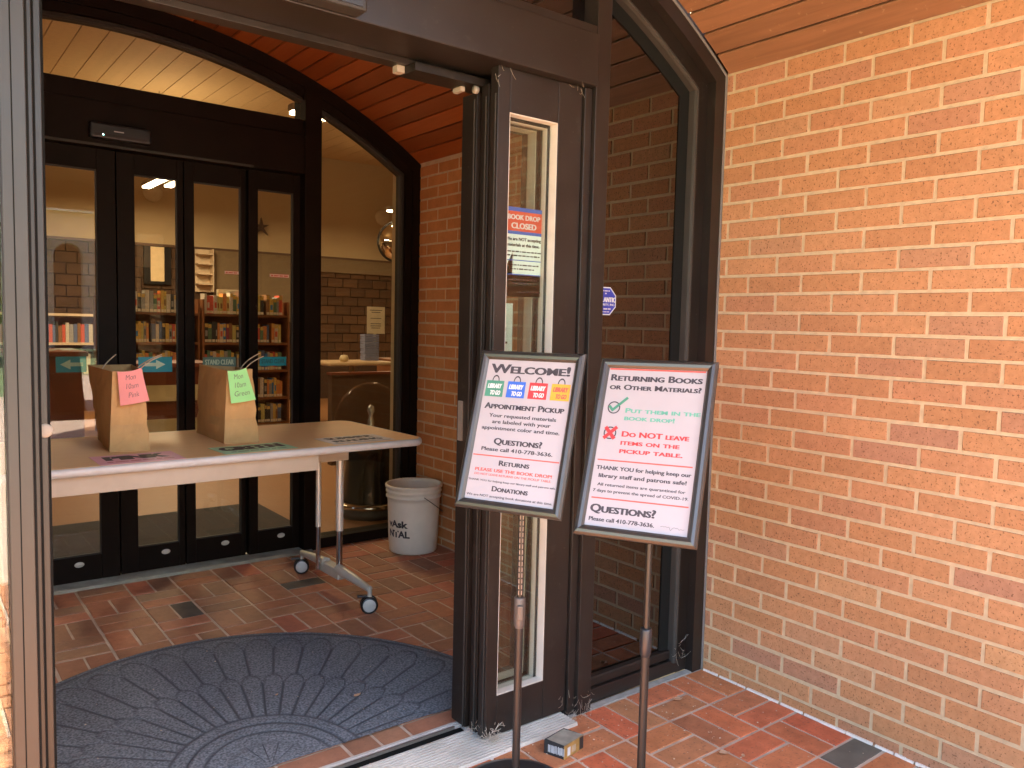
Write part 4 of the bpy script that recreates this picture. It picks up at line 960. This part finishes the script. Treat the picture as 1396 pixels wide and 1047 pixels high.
sticker('poster', 'second pale poster mostly hidden by the stile behind the welcome sign', 'poster', -.960, -.835, 1.06, 1.315, .112, AQ, lib2)

# ---------------------------------------------------------------- little box and litter on the floor
bxo = empty('small_carton', 'crushed black and gold carton with a barcode on the floor by the threshold', 'carton', (-.835, -.130, 0), R(-52))
GOLD = mat('gold_card', (.32, .18, .05), .5, var=.25, scale=60); BLKC = mat('black_card', (.02, .018, .018), .5)
def carton():
    L_, W_, H_ = .078, .090, .038   # x away to the back-left face, y along
    # corners on the floor measured in the photo
    A, B, D = Vector((-.854, -.112, .001)), Vector((-.831, -.176, .001)), Vector((-.741, -.159, .001)); Cc = A + (D - B)
    O = bxo.matrix_basis.inverted()
    h = Vector((0, 0, .041)); sk = Vector((.004, .002, 0))
    f = lambda *p: [tuple(O @ q) for q in p]
    MB().add(f(A, B, B + h, A + h + sk) + f(*[q + Vector((.0015, .001, 0)) for q in (A, B, B + h, A + h + sk)]), [(0, 1, 2, 3), (7, 6, 5, 4), (0, 4, 5, 1), (1, 5, 6, 2), (2, 6, 7, 3), (3, 7, 4, 0)]).build('end_panel', BLKC, bxo)
    MB().add(f(B, D, D + h, B + h) + f(*[q + Vector((-.001, .0015, 0)) for q in (B, D, D + h, B + h)]), [(0, 1, 2, 3), (7, 6, 5, 4), (0, 4, 5, 1), (1, 5, 6, 2), (2, 6, 7, 3), (3, 7, 4, 0)]).build('side_panel', GOLD, bxo)
    MB().add(f(D, Cc, Cc + h, D + h) + f(A, Cc, Cc + h, A + h), [(0, 1, 2, 3), (4, 5, 6, 7)]).build('far_panels', BLKC, bxo)
    MB().add(f(A + h * .93 + sk, B + h, D + h, Cc + h * .93) + f(A + h * .89 + sk, B + h * .96, D + h * .96, Cc + h * .89), [(0, 1, 2, 3), (7, 6, 5, 4), (0, 4, 5, 1), (1, 5, 6, 2), (2, 6, 7, 3), (3, 7, 4, 0)]).build('top_panel', mat('grey_card', (.30, .27, .21), .6, var=.3, scale=30), bxo)
    # print: barcode lines on the black end, white label on the gold side
    e1 = (B - A).normalized(); n1 = Vector((e1.y, -e1.x, 0)) * -1
    if n1.dot(Vector((-1, -1, 0))) < 0: n1 = -n1
    pm = MB(); rn_ = random.Random(8)
    for k in range(15):
        s0 = .014 + k * .0037; a = A + e1 * s0 + n1 * .0006 + h * (.18 + rn_.uniform(0, .1)); b_ = a + e1 * rn_.choice((.0012, .0020, .0024)); t_ = h * .55
        pm.add(f(a, b_, b_ + t_, a + t_), [(0, 1, 2, 3)])
    pm.build('barcode', WHITE, bxo)
    e2 = (D - B).normalized(); n2 = Vector((e2.y, -e2.x, 0))
    if n2.dot(Vector((-1, -1, 0))) < 0: n2 = -n2
    pm = MB(); a = B + e2 * .014 + n2 * .0006 + h * .12; pm.add(f(a, a + e2 * .014, a + e2 * .014 + h * .62, a + h * .62), [(0, 1, 2, 3)])
    for k in range(4):
        a = B + e2 * (.036 + .005 * k) + n2 * .0006 + h * .2; pm.add(f(a, a + e2 * .0012, a + e2 * .0012 + h * .5, a + h * .5), [(0, 1, 2, 3)])
    pm.build('white_label', WHITE, bxo)
    pm = MB(); a = D - e2 * .020 + n2 * .0005 + h * .05; pm.add(f(a, a + e2 * .019, a + e2 * .019 + h * .9, a + h * .9), [(0, 1, 2, 3)]); pm.build('dark_patch', BLKC, bxo)
carton()
LEAFM = mat('dry_leaf', (.46, .26, .14), .8, var=.25, scale=30)
def dry(x, y, s, rz, label, seed, zb=.0):
    rn_ = random.Random(seed); mb = MB(); n = 7; vs = []
    for k in range(n + 1):
        f = k / n; wd = s * .32 * math.sin(math.pi * min(.97, f + .05)) * rn_.uniform(.7, 1.2); z = .002 + s * .18 * (f - .5) ** 2 * 4 * rn_.uniform(.5, 1)
        vs += [((f - .5) * s, -wd, z + abs(wd) * .5), ((f - .5) * s, 0, z), ((f - .5) * s, wd, z + abs(wd) * .4)]
    fs = [(3 * k + a, 3 * k + 3 + a, 3 * k + 4 + a, 3 * k + 1 + a) for k in range(n) for a in (0, 1)]
    mb.add(vs, fs); o = mb.build('dry_leaf', LEAFM, None, (x, y, zb), (0, 0, rz)); mo = o.modifiers.new('t', 'SOLIDIFY'); mo.thickness = .0006
    return tag(o, label, 'leaf', 'dry leaves on the floor')
dry(-1.146, .504, .030, .3, 'curled tan leaf on the front part of the dark mat', 1, .009)
dry(-.422, -.425, .034, -.6, 'folded dry leaf on the pavers near the brick wall, the larger of two', 2)
dry(-.385, -.465, .018, .9, 'small crumpled leaf beside the larger folded leaf on the pavers', 3)
dry(-.650, -.018, .026, 1.2, 'dry leaf at the foot of the dark frame beside the threshold', 4)
dry(-.272, -.118, .040, -.3, 'thin pale twig like leaf on the pavers below the tinted window', 5)
dry(-1.36, .66, .016, .8, 'tiny pale scrap of leaf near the middle of the dark mat', 6, .009)
cr_ = MB(); rn = random.Random(11)
for _ in range(330):
    if rn.random() < .6: x, y = rn.uniform(-1.0, -.01), -abs(rn.gauss(.12, .28)); zf = .0
    else: x, y = rn.uniform(-2.1, -.7), rn.uniform(-.11, .11); zf = .011
    if rn.random() < .10: x, y, zf = rn.uniform(-2.2, -.9), rn.uniform(.3, 1.2), .0088
    if y > -.02 and zf == 0: continue
    if y < -1.4: continue
    s = rn.uniform(.0012, .0040); a = rn.uniform(0, 6.3)
    p = [(x + s * rn.uniform(.6, 1.4) * math.cos(a + k * 2.1), y + s * math.sin(a + k * 2.1), zf + .001) for k in range(3)]
    cr_.add(p + [(x, y, zf + .001 + s * .6)], [(0, 1, 3), (1, 2, 3), (2, 0, 3), (0, 2, 1)])
tag(cr_.build('crumbs', mat('pale_crumbs', (.50, .38, .26), .9, var=.4, scale=8)), 'pale crumbs of leaf and grit strewn over pavers, threshold and mat', 'debris', kind='stuff')

# ---------------------------------------------------------------- library interior
CREAM = mat('cream_plaster', (.527, .399, .230), .85, var=.03, scale=3)
CARP = wood('library_floor_wood', (.22, .10, .04), (.30, .15, .065), rough=.5, axis='X')
lf = tag(MB().box(-8, 10, 2.36, 13, -.10, .0).build('library_floor', CARP), kind='structure')
lcz = 3.75
cb = MB(); x = -8.0; k = 0
while x < 10: cb.box(x + .004, x + .216, 2.40, 12.2, lcz, lcz + .02); x += .22
lc_ = tag(MB().box(-8, 10, 2.40, 12.2, lcz + .021, lcz + .1).build('library_ceiling', mat('ceiling_gap', (.30, .21, .11), .9)), kind='structure')
tag(cb.build('ceiling_boards', mat('cream_ceiling_boards', (.60, .43, .23), .7, var=.06), lc_), kind='stuff')
bw_ = empty('library_wall', 'cream plaster back wall of the library with brown brick below', 'wall')
box_part('plaster', (-8, 10, 10.0, 10.2, 2.235, lcz), CREAM, bw_)
LB_ = mat('brown_library_brick', (.105, .052, .022), .85, var=.2, scale=4, rand=.25); LBM = mat('dark_library_mortar', (.06, .032, .018), .9)
box_part('mortar', (-8, 10, 10.022, 10.2, 0, 2.2), LBM, bw_)
box_part('ledge', (-8, 10, 9.985, 10.1, 2.2, 2.2345), mat('dark_ledge', (.12, .06, .03), .6), bw_)
box_part('reflection_band', (2.55, 6.5, 9.955, 9.984, 1.99, 2.2), mat('painted_reflection_grey', (.22, .155, .085), .8), bw_)  # reflection on the door glass, painted as a grey-brown band on the wall
box_part('reflection_panel', (1.33, 2.50, 9.955, 9.984, 1.2, 2.2), mat('painted_reflection_grey', (.22, .155, .085), .8), bw_)  # the same reflection carried on as a painted panel
rb = MB(); nb = 0
for c in range(15):
    zb = .02 + c * .145
    off = 0 if c % 2 else .13
    xx = -6.0 + off
    while xx < 6.5:
        if 2.6 < xx < 4.5 and zb > .5:
            vs, fs = block(.245, .13, .03, nb % 7); me = block_mesh('wally', .245, .13, .03, nb % 4, LB_); link('block', me, None, bw_, (xx, 10.0 , zb + .0725)); nb += 1
        elif (xx <= 2.6) or xx >= 4.5:
            rb.box(xx - .1225, xx + .1225, 10.0, 10.03, zb + .0075, zb + .1375)
        xx += .26
tag(rb.build('rest_of_the_blocks', LB_, bw_), kind='stuff')
box_part('side_wall', (-8.2, -8, 2.3, 12.2, 0, lcz + .1), CREAM, bw_); box_part('side_wall', (10, 10.2, 2.3, 12.2, 0, lcz + .1), CREAM, bw_)
box_part('front_wall', (.10, 10, 2.42, 2.55, 0, lcz + .1), CREAM, bw_); box_part('front_wall', (-8, -3.15, 2.42, 2.55, 0, lcz + .1), CREAM, bw_)
MB().prism([(.10, 2.45)] + [(.10, lcz + .1), (-3.15, lcz + .1), (-3.15, 2.2)] + arch_pts(2.80, X2, Z2, -3.14, .08), 'Y', 2.42, 2.55).build('arch_wall', CREAM, bw_)
nch = empty('wall_window', 'narrow cream niche in a dark frame high on the back wall', 'window', (.57, 9.97, 1.68))
box_part('frame', (-.175, -.09, -.02, .02, 0, .51), BRONZE2, nch); box_part('frame', (.09, .175, -.02, .02, 0, .51), BRONZE2, nch); box_part('sill', (-.09, .09, -.02, .02, 0, .04), BRONZE2, nch); box_part('pane', (-.089, .089, -.01, .01, .041, .51), mat('pale_cream_panel', (.78, .60, .34), .6), nch)  # pane has a plain cream colour
wu = empty('wall_shelf', 'pale open shelves on the back wall above the middle bookcase', 'shelf', (1.17, 9.85, 1.60))
WU = mat('pale_shelf_wood', (.66, .52, .36), .6)
box_part('back_board', (-.10, .10, .10, .12, 0, .60), WU, wu)
for k in range(4): box_part('shelf_board', (-.10, .10, -.05, .099, .10 + .14 * k, .118 + .14 * k), WU, wu)
box_part('side_board', (.101, .115, -.05, .12, 0, .60), WU, wu)
st = MB(); pts = []
for k in range(10): r_ = (.14 if k % 2 == 0 else .04); pts.append((r_ * math.cos(R(90 + 36 * k)), r_ * math.sin(R(90 + 36 * k))))
pts = [(a * (1.0 + .25 * math.sin(i * 2.3)), b) for i, (a, b) in enumerate(pts)]
tag(MB().prism(pts, 'Y', -.02, .02).build('wall_star', mat('dark_star', (.10, .06, .04), .6), None, (2.02, 9.96, 2.59)), 'dark star shaped ornament on the cream wall', 'ornament')
for x, lab in ((.526, 'round pale speaker on the cream wall seen through the second door pane'), (4.047, 'round pale speaker on the cream wall beside the hanging lamp')):
    MB().lathe([(0, -.03), (.10, -.03), (.12, -.015), (.13, .0)], n=28, axis='Y').build('wall_speaker', mat('pale_speaker', (.60, .50, .34), .6), None, (x, 9.99, 2.93))['label'] = lab
    o = C.objects[-1]; o['category'] = 'speaker'; o['group'] = 'speakers on the library back wall'

# bookcases with books
SHW = wood('bookcase_wood', (.16, .060, .022), (.26, .105, .038), rough=.5, axis='X')
bcols = [(.55, .10, .06, 'red'), (.62, .42, .10, 'yellow'), (.10, .14, .26, 'dark blue'), (.05, .05, .05, 'black'), (.55, .50, .42, 'cream'), (.12, .22, .14, 'green'), (.26, .13, .06, 'brown'), (.30, .30, .30, 'grey'), (.60, .24, .08, 'orange'), (.05, .20, .45, 'blue'), (.50, .46, .16, 'olive yellow'), (.30, .06, .09, 'dark red')]
bm_ = [mat('book_' + c[3].replace(' ', '_'), c[:3], .5, var=.15, scale=60) for c in bcols]
SPINE = mat('spine_label', (.72, .64, .48), .6)
words_row = {0: 'top', 1: 'second', 2: 'third', 3: 'fourth', 4: 'lowest'}
def label_row(row, shelf, bay):
    seen = {}
    for k, (o, hh, tt, cc) in enumerate(row):
        if k == 0: nb_ = 'at the left end'
        elif k == len(row) - 1: nb_ = 'at the right end'
        else: nb_ = 'between %s and %s ones' % (row[k - 1][3], row[k + 1][3])
        key = (hh, tt, cc, nb_); seen[key] = seen.get(key, 0) + 1
        if seen[key] > 1: nb_ = ('farther right ' if seen[key] == 2 else 'farthest right ') + nb_
        tag(o, ('%s %s %s book %s, %s, %s' % (hh, tt, cc, nb_, shelf, bay)).strip(), 'book', 'books on the %s of the %s' % (shelf, bay))
def bookcase(label, x0, x1, yf, zs, rows, seed, bay, lefth=None):
    t = empty('bookcase', label, 'bookcase', (x0, yf, 0))
    W_ = x1 - x0
    box_part('side_panel', (-.02, .0, .0, .26, 0, zs[0] + .16), SHW, t); box_part('side_panel', (W_, W_ + .02, .0, .26, 0, zs[0] + .16), SHW, t)
    box_part('back_panel', (.001, W_ - .001, .245, .26, 0, zs[0] + .08), SHW, t)
    for z in zs: box_part('shelf', (.001, W_ - .001, .0, .244, z - .026, z), SHW, t)
    rn_ = random.Random(seed)
    for r_ in range(rows):
        z = zs[r_]; x = .006; row = []
        while True:
            th_ = rn_.uniform(.024, .046)
            if x + th_ > W_ - .05: break
            if rn_.random() < .03: x += .03; continue
            h_ = rn_.uniform(.19, .245) if r_ == 0 else rn_.uniform(.185, .232); ci = rn_.choices(range(12), (6, 9, 6, 9, 10, 5, 6, 7, 7, 3, 8, 4))[0]
            d_ = .15; yo = rn_.uniform(.012, .03)
            mb = MB(); mb.box(0, th_ * .95, yo, yo + d_, 0, h_, 0)
            mb.box(.002, th_ * .95 - .002, yo - .0006, yo + .0002, .006, .034, 1)
            if rn_.random() < .5: mb.box(.003, th_ * .95 - .003, yo - .0006, yo + .0002, h_ * .78, h_ * .97, 2)
            if rn_.random() < .4: mb.box(.006, th_ * .95 - .006, yo - .0006, yo + .0002, h_ * .32, h_ * .62, 3)
            o = mb.build('book', [bm_[ci], SPINE, bm_[1], bm_[(ci * 5 + 4) % 12]], None, (x0 + x, yf, z + .0005))
            row.append((o, 'tall' if h_ > .218 else ('short' if h_ < .20 else 'medium'), 'thick' if th_ > .036 else 'thin', bcols[ci][3])); x += th_
        label_row(row, '%s shelf' % words_row[r_], bay)
    return t
zs = [1.285, .962, .640, .318, .02]
bookcase('dark wood bookcase of paperbacks behind the rightmost inner door', .43, 1.40, 7.40, zs, 5, 21, 'right case')
bookcase('dark wood bookcase seen through the second inner door pane', -.62, .37, 7.43, zs[:], 3, 22, 'left case')
# small low wall behind top shelf sign plate
tag(MB().box(0, .28, 0, .02, 0, .28, b=.002).build('shelf_card', mat('grey_card_light', (.48, .44, .34), .6), None, (.62, 7.56, 1.287)), 'pale grey card standing behind books on the top shelf', 'card')
# far bookcase through the leftmost pane
fb = empty('bookcase', 'pale low bookcase far back, seen through the leftmost door pane', 'bookcase', (-1.4, 9.4, 0))
for z in (.5, .86, 1.22): box_part('shelf', (0, 1.2, 0, .3, z, z + .03), WU, fb)
box_part('side_panel', (-.03, -.0, 0, .3, 0, 1.25), WU, fb); box_part('side_panel', (1.2, 1.23, 0, .3, 0, 1.25), WU, fb); box_part('back_panel', (0, 1.2, .28, .3, 0, 1.2), SHW, fb)
rn = random.Random(2)
for z in (.53, .89):
    x = .02; row = []
    while x < 1.1:
        th_ = rn.uniform(.03, .05); ci = rn.choice((0, 2, 3, 4, 4, 6, 7))
        o = MB().box(0, th_ * .94, 0, .15, 0, rn.uniform(.2, .26)).build('book', bm_[ci], None, (-1.4 + x, 9.45, z + .0005))
        row.append((o, '', 'thick' if th_ > .04 else 'thin', bcols[ci][3])); x += th_
    label_row(row, 'upper shelf' if z > .8 else 'lower shelf', 'far case')
tag(MB().box(0, .42, 0, .03, 0, .42, b=.004).build('notice_board', mat('cream_board', (.66, .58, .42), .6), None, (-1.3, 9.5, 1.251)), 'cream notice board standing on the pale far bookcase', 'board')
# desk and low cabinets
CH_ = wood('cherry_desk_wood', (.15, .035, .014), (.24, .060, .022), rough=.35, axis='X')
dk = empty('service_desk', 'cherry wood service desk behind the leftmost inner door', 'desk', (-2.6, 5.0, 0))
box_part('desk_top', (0, 1.44, -.03, .7, .93, .965), CH_, dk, .004); box_part('front_panel', (.03, 1.41, 0, .03, .06, .93), CH_, dk); box_part('end_panel', (1.39, 1.41, .031, .66, 0, .9295), CH_, dk); box_part('plinth', (.05, 1.38, .02, .06, 0, .06), BLACK, dk)
box_part('front_rail', (.03, 1.41, -.012, -.001, .78, .80), CH_, dk)
cbn = empty('low_cabinet', 'low dark cabinet with two cream drawers below the second pane', 'cabinet', (-.90, 5.6, 0))
box_part('carcass', (0, .85, .02, .5, 0, .80), CH_, cbn); box_part('cabinet_top', (-.02, .87, -.02, .52, .80, .835), CH_, cbn)
box_part('drawer_front', (.02, .83, -.006, .019, .50, .64), mat('cream_drawer', (.52, .42, .22), .5, var=.15, scale=5), cbn); box_part('drawer_front', (.02, .83, -.006, .019, .14, .34), mat('cream_drawer', (.52, .42, .22), .5), cbn)
hw_ = empty('half_wall', 'dark brown half height partition behind the donation funnel', 'partition', (.62, 4.5, 0))
box_part('panel', (0, 3.5, 0, .08, 0, .78), mat('dark_brown_panel', (.07, .035, .016), .7, var=.2), hw_); box_part('cap', (-.01, 3.51, -.01, .09, .7805, .80), CH_, hw_)
# donation funnel
FX, FY = .10, 2.80
fn_ = empty('donation_funnel', 'round black coin funnel under a clear dome behind the side pane', 'coin funnel', (FX, FY, 0))
BLG = mat('gloss_black', (.012, .012, .012), .15, spec=.6); CHR = mat('polished_steel', (.6, .56, .5), .15, metal=1.0)
MB().lathe([(0, 0), (.215, 0), (.22, .03), (.215, .05), (.19, .06)], n=44).build('base', mat('dark_base', (.06, .05, .045), .4), fn_)
MB().lathe([(.205, .06), (.224, .064), (.226, .085), (.205, .095)], n=44).build('chrome_ring', CHR, fn_)
MB().lathe([(.185, .095), (.18, .16), (.165, .35), (.20, .44), (.235, .50), (.235, .52), (.20, .50), (.10, .46), (.03, .40), (0, .40)], n=44).build('body', BLG, fn_)
MB().lathe([(.232, .521)] + [(.232 * math.cos(R(a)), .60 + .255 * math.sin(R(a))) for a in range(0, 91, 9)], n=44).build('dome', glass('dome_glass', (.96, .96, .95), 1.12), fn_)
MB().lathe([(.0, .42), (.022, .43), (.022, .60), (.012, .64), (.025, .67), (.020, .70), (0, .71)], n=18).build('spindle', mat('clear_grey', (.45, .45, .42), .15, metal=.6), fn_)
# side table with papers, sign, brown cabinet
stb = empty('side_table', 'round edged pale side table beyond the side window', 'table', (1.15, 5.2, 0))
box_part('tabletop', (-.33, .35, -.22, .25, .825, .86), mat('beige_top', (.62, .44, .26), .4), stb, .012); MB().tube([(0, 0, .02), (0, 0, .825)], .025, 14).build('leg', mat('grey_leg', (.35, .30, .24), .4, metal=.5), stb); MB().lathe([(0, 0), (.2, 0), (.2, .015), (.03, .03)], n=24).build('foot', mat('grey_leg', (.35, .30, .24), .4), stb)
stk = empty('paper_stack', 'stack of blue bound pamphlets on the side table', 'pamphlets', (1.38, 5.28, .8605))
for k in range(11): box_part('pamphlet', (-.075 + random.uniform(-.004, .004), .075, -.05, .05, .0235 * k, .0235 * k + .020), mat('dusty_blue_cover', (.20, .23, .38), .6, var=.1), stk)
def notice(mb, w_, h_):
    for k, (ww, y_) in enumerate(((.7, .86), (.5, .78), (.6, .56), (.6, .36), (.6, .28), (.5, .2))): rect(mb, w_ * (.5 - ww / 2), w_ * (.5 + ww / 2), h_ * y_, h_ * (y_ + .022), 2)
nh = sticker('notice', 'cream notice on a stand above the stack of blue pamphlets', 'sign', 1.42, 1.62, 1.12, 1.39, 5.42, mat('cream_notice', (.66, .58, .42), .6), notice)
box_part('stand_post', (.085, .105, -.27, .0, -.03, -.003), mat('cream_post', (.60, .50, .38), .6), nh)
cbx = empty('brown_cabinet', 'brown wooden cabinet at the edge of the side window', 'cabinet', (1.72, 5.0, 0))
BRW = wood('cabinet_wood', (.24, .09, .03), (.36, .14, .05), rough=.5, axis='Z')
box_part('carcass', (-.14, .6, 0, .5, 0, .84), BRW, cbx); box_part('cabinet_top', (-.17, .62, -.03, .52, .84, .875), BRW, cbx, .004)
hp = empty('small_ornament', 'small cream and gold ornament on the side table', 'ornament', (1.02, 5.1, .8605))
MB().lathe([(0, 0), (.035, 0), (.045, .03), (.03, .06), (0, .065)], n=16).build('bowl', mat('cream_gold', (.6, .48, .28), .4), hp)
mir = empty('convex_mirror', 'round convex security mirror high beyond the side window', 'mirror', (3.22, 8.0, 2.34))
MB().lathe([(0, -.13), (.08, -.124), (.16, -.10), (.23, -.055), (.27, 0)], n=40, axis='Y').build('mirror_dome', mat('mirror_silver', (.8, .75, .65), .03, metal=1.0, var=0), mir, None, (0, 0, R(-35)))
MB().lathe([(.27, 0), (.285, -.012), (.29, .0), (.27, .02)], n=40, axis='Y').build('mirror_rim', BLACK, mir, None, (0, 0, R(-35)))
MB().tube([(.0, .0, 0.05), (.02, .1, .3), (.02, .1, 1.38)], .012, 8).build('bracket', BLACK, mir)
# inner mat behind the doors
tag(MB().box(-2.5, -.42, 2.44, 3.45, .0005, .010, b=.003).build('inner_mat', mat('dark_runner', (.045, .042, .045), .95, var=.2, scale=30, bump=.4)), 'dark rectangular mat on the library floor behind the inner doors', 'mat')
# pendants
LAMP = mat('lamp_diffuser', (.9, .8, .6), .5, emit=((1.0, .82, .56), 1.5))
LH = mat('lamp_housing', (.5, .45, .38), .5)
def pendant(x, y, z, L_, rz, label, watts=60, wd=.10):
    t = empty('hanging_lamp', label, 'lamp', (x, y, z), rz, 'linear lamps hanging in the library')
    box_part('housing', (-L_ / 2, L_ / 2, -wd / 2, wd / 2, .02, .07), LH, t, .004); box_part('diffuser', (-L_ / 2 + .01, L_ / 2 - .01, -wd / 2 + .008, wd / 2 - .008, .0, .0195), LAMP, t)
    MB().tube([(0, 0, .07), (0, 0, lcz - z)], .006, 8).build('rod', LH, t)
    ld = bpy.data.lights.new('lamp_light', 'AREA'); ld.shape = 'RECTANGLE'; ld.size = L_; ld.size_y = wd; ld.energy = watts * .5; ld.color = (1.0, .78, .50)
    lo = bpy.data.objects.new('lamp_light', ld); C.objects.link(lo); lo.parent = t; lo.location = (0, 0, -.01)
    ld2 = bpy.data.lights.new('lamp_uplight', 'AREA'); ld2.shape = 'RECTANGLE'; ld2.size = L_; ld2.size_y = wd; ld2.energy = watts * .06; ld2.color = (1.0, .78, .50)
    lo2 = bpy.data.objects.new('lamp_uplight', ld2); C.objects.link(lo2); lo2.parent = t; lo2.location = (0, 0, .08); lo2.rotation_euler = (math.pi, 0, 0)
    return t
pendant(.10, 7.9, 2.76, 1.3, R(90), 'hanging lamp seen as two strips at the top of the second door pane', 10)
pendant(.35, 7.9, 2.80, 1.3, R(90), 'second strip of the lamp pair at the top of the second door pane', 7)
pendant(.20, 3.95, 2.755, .36, R(0), 'bright ceiling lamp at the corner of the arched transom', 5)
pendant(3.35, 8.0, 2.74, .6, R(0), 'hanging lamp above the convex mirror beyond the side window', 5)
pendant(-2.5, 5.5, 2.9, 1.3, R(90), 'hanging lamp over the service desk, hidden behind the header', 6)

# ---------------------------------------------------------------- outside, behind the camera (seen in the glass)
gm, nt, p = nodes_of('courtyard_brick'); L = nt.links; N = nt.nodes.new
geo = N('ShaderNodeNewGeometry'); bt = N('ShaderNodeTexBrick'); bt.inputs['Scale'].default_value = 5; bt.inputs['Color1'].default_value = (.40, .27, .20, 1); bt.inputs['Color2'].default_value = (.44, .30, .22, 1); bt.inputs['Mortar'].default_value = (.42, .38, .32, 1); bt.inputs['Mortar Size'].default_value = .015
L.new(geo.outputs['Position'], bt.inputs['Vector']); L.new(bt.outputs[0], p.inputs['Base Color']); p.inputs['Roughness'].default_value = .85
tag(MB().add([(-200, -220, -.13), (200, -220, -.13), (200, 200, -.13), (-200, 200, -.13)], [(0, 1, 2, 3)]).build('ground', mat('grass_ground', (.07, .12, .03), .95, var=.3, scale=1)), kind='structure')
tag(MB().box(-12, 1.5, -12, -2.6, -.12, -.004).build('courtyard_paving', gm), kind='structure')
OB = mat('far_building_brick', (.60, .40, .32), .9, var=.12, scale=2)
bd = empty('brick_building', 'brick building with an arched recess across the courtyard, reflected in the door', 'building', (2.5, -25, 0))
aw = [(.45 * math.cos(R(180 - a)), 3.2 + .45 * math.sin(R(180 - a))) for a in range(0, 181, 15)]
MB().prism([(-2.4, 0), (-.45, 0)] + aw + [(.45, 0), (6, 0), (6, 4.7), (-2.4, 4.7)], 'Y', -.4, 0).build('front_wall', OB, bd)
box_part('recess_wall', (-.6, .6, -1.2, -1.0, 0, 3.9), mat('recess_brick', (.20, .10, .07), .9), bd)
aw2 = [(.62 * math.cos(R(180 - a)), 3.2 + .62 * math.sin(R(180 - a))) for a in range(0, 181, 15)]; aw3 = [(.46 * math.cos(R(a)), 3.2 + .46 * math.sin(R(a))) for a in range(0, 181, 15)]
MB().prism(aw2 + aw3, 'Y', .0, .04).build('arch_trim', mat('arch_brick', (.55, .38, .30), .9), bd)
box_part('white_fascia', (-2.5, 6.1, -.5, .3, 4.71, 5.3), mat('white_fascia_paint', (.78, .78, .76), .6), bd)
box_part('flat_roof', (-2.4, 6, -5, -.5, 4.4, 4.7), OB, bd)
BARK = mat('bark', (.09, .06, .04), .9, bump=.4); 
def tree(x, y, h, r_, seed, label, col):
    t = empty('tree', label, 'tree', (x, y, -.13), 0, 'trees across the courtyard'); rn_ = random.Random(seed)
    tr = MB(); tr.tube([(0, 0, 0), (.05, .05, h * .3), (-.1, 0, h * .6)], [.16, .12, .05], 8)
    for k in range(5):
        a = rn_.uniform(0, 6.28); tr.tube([(0, 0, h * rn_.uniform(.25, .45)), (r_ * .5 * math.cos(a), r_ * .5 * math.sin(a), h * .7)], [.06, .02], 6)
    tr.build('trunk', BARK, t)
    cr = MB()
    cl = [(rn_.uniform(-.75, .75) * r_, rn_.uniform(-.75, .75) * r_, h * rn_.uniform(.35, .95), rn_.uniform(.3, .55) * r_) for _ in range(22)]
    for _ in range(4200):
        cx, cy, cz, cr_s = rn_.choice(cl); v = Vector((rn_.gauss(0, 1), rn_.gauss(0, 1), rn_.gauss(0, 1))).normalized() * cr_s * rn_.uniform(.55, 1.05)
        p = Vector((cx, cy, cz)) + v; s = rn_.uniform(.05, .12); u_ = Vector((rn_.gauss(0, 1), rn_.gauss(0, 1), rn_.gauss(0, 1))).normalized(); w_ = u_.orthogonal().normalized()
        cr.add([p - u_ * s, p + w_ * s * .6, p + u_ * s, p - w_ * s * .6], [(0, 1, 2, 3)])
    me = bpy.data.meshes.new('crown'); me.from_pydata(cr.v, [], cr.f); me.update(); link('crown', me, mat(label[:12].replace(' ', '_'), col, .7, var=.4, scale=3), t)
tree(-2.2, -13, 5.5, 2.0, 1, 'bright green leafy tree across the courtyard', (.13, .22, .035))
tree(-5.0, -16, 7.5, 2.6, 2, 'tall dark green tree at the courtyard edge', (.05, .11, .025))
tree(-8.5, -12, 5.0, 2.0, 3, 'yellow green shrub like tree far along the courtyard', (.22, .24, .04))
bpy.data.curves.remove(_tc)
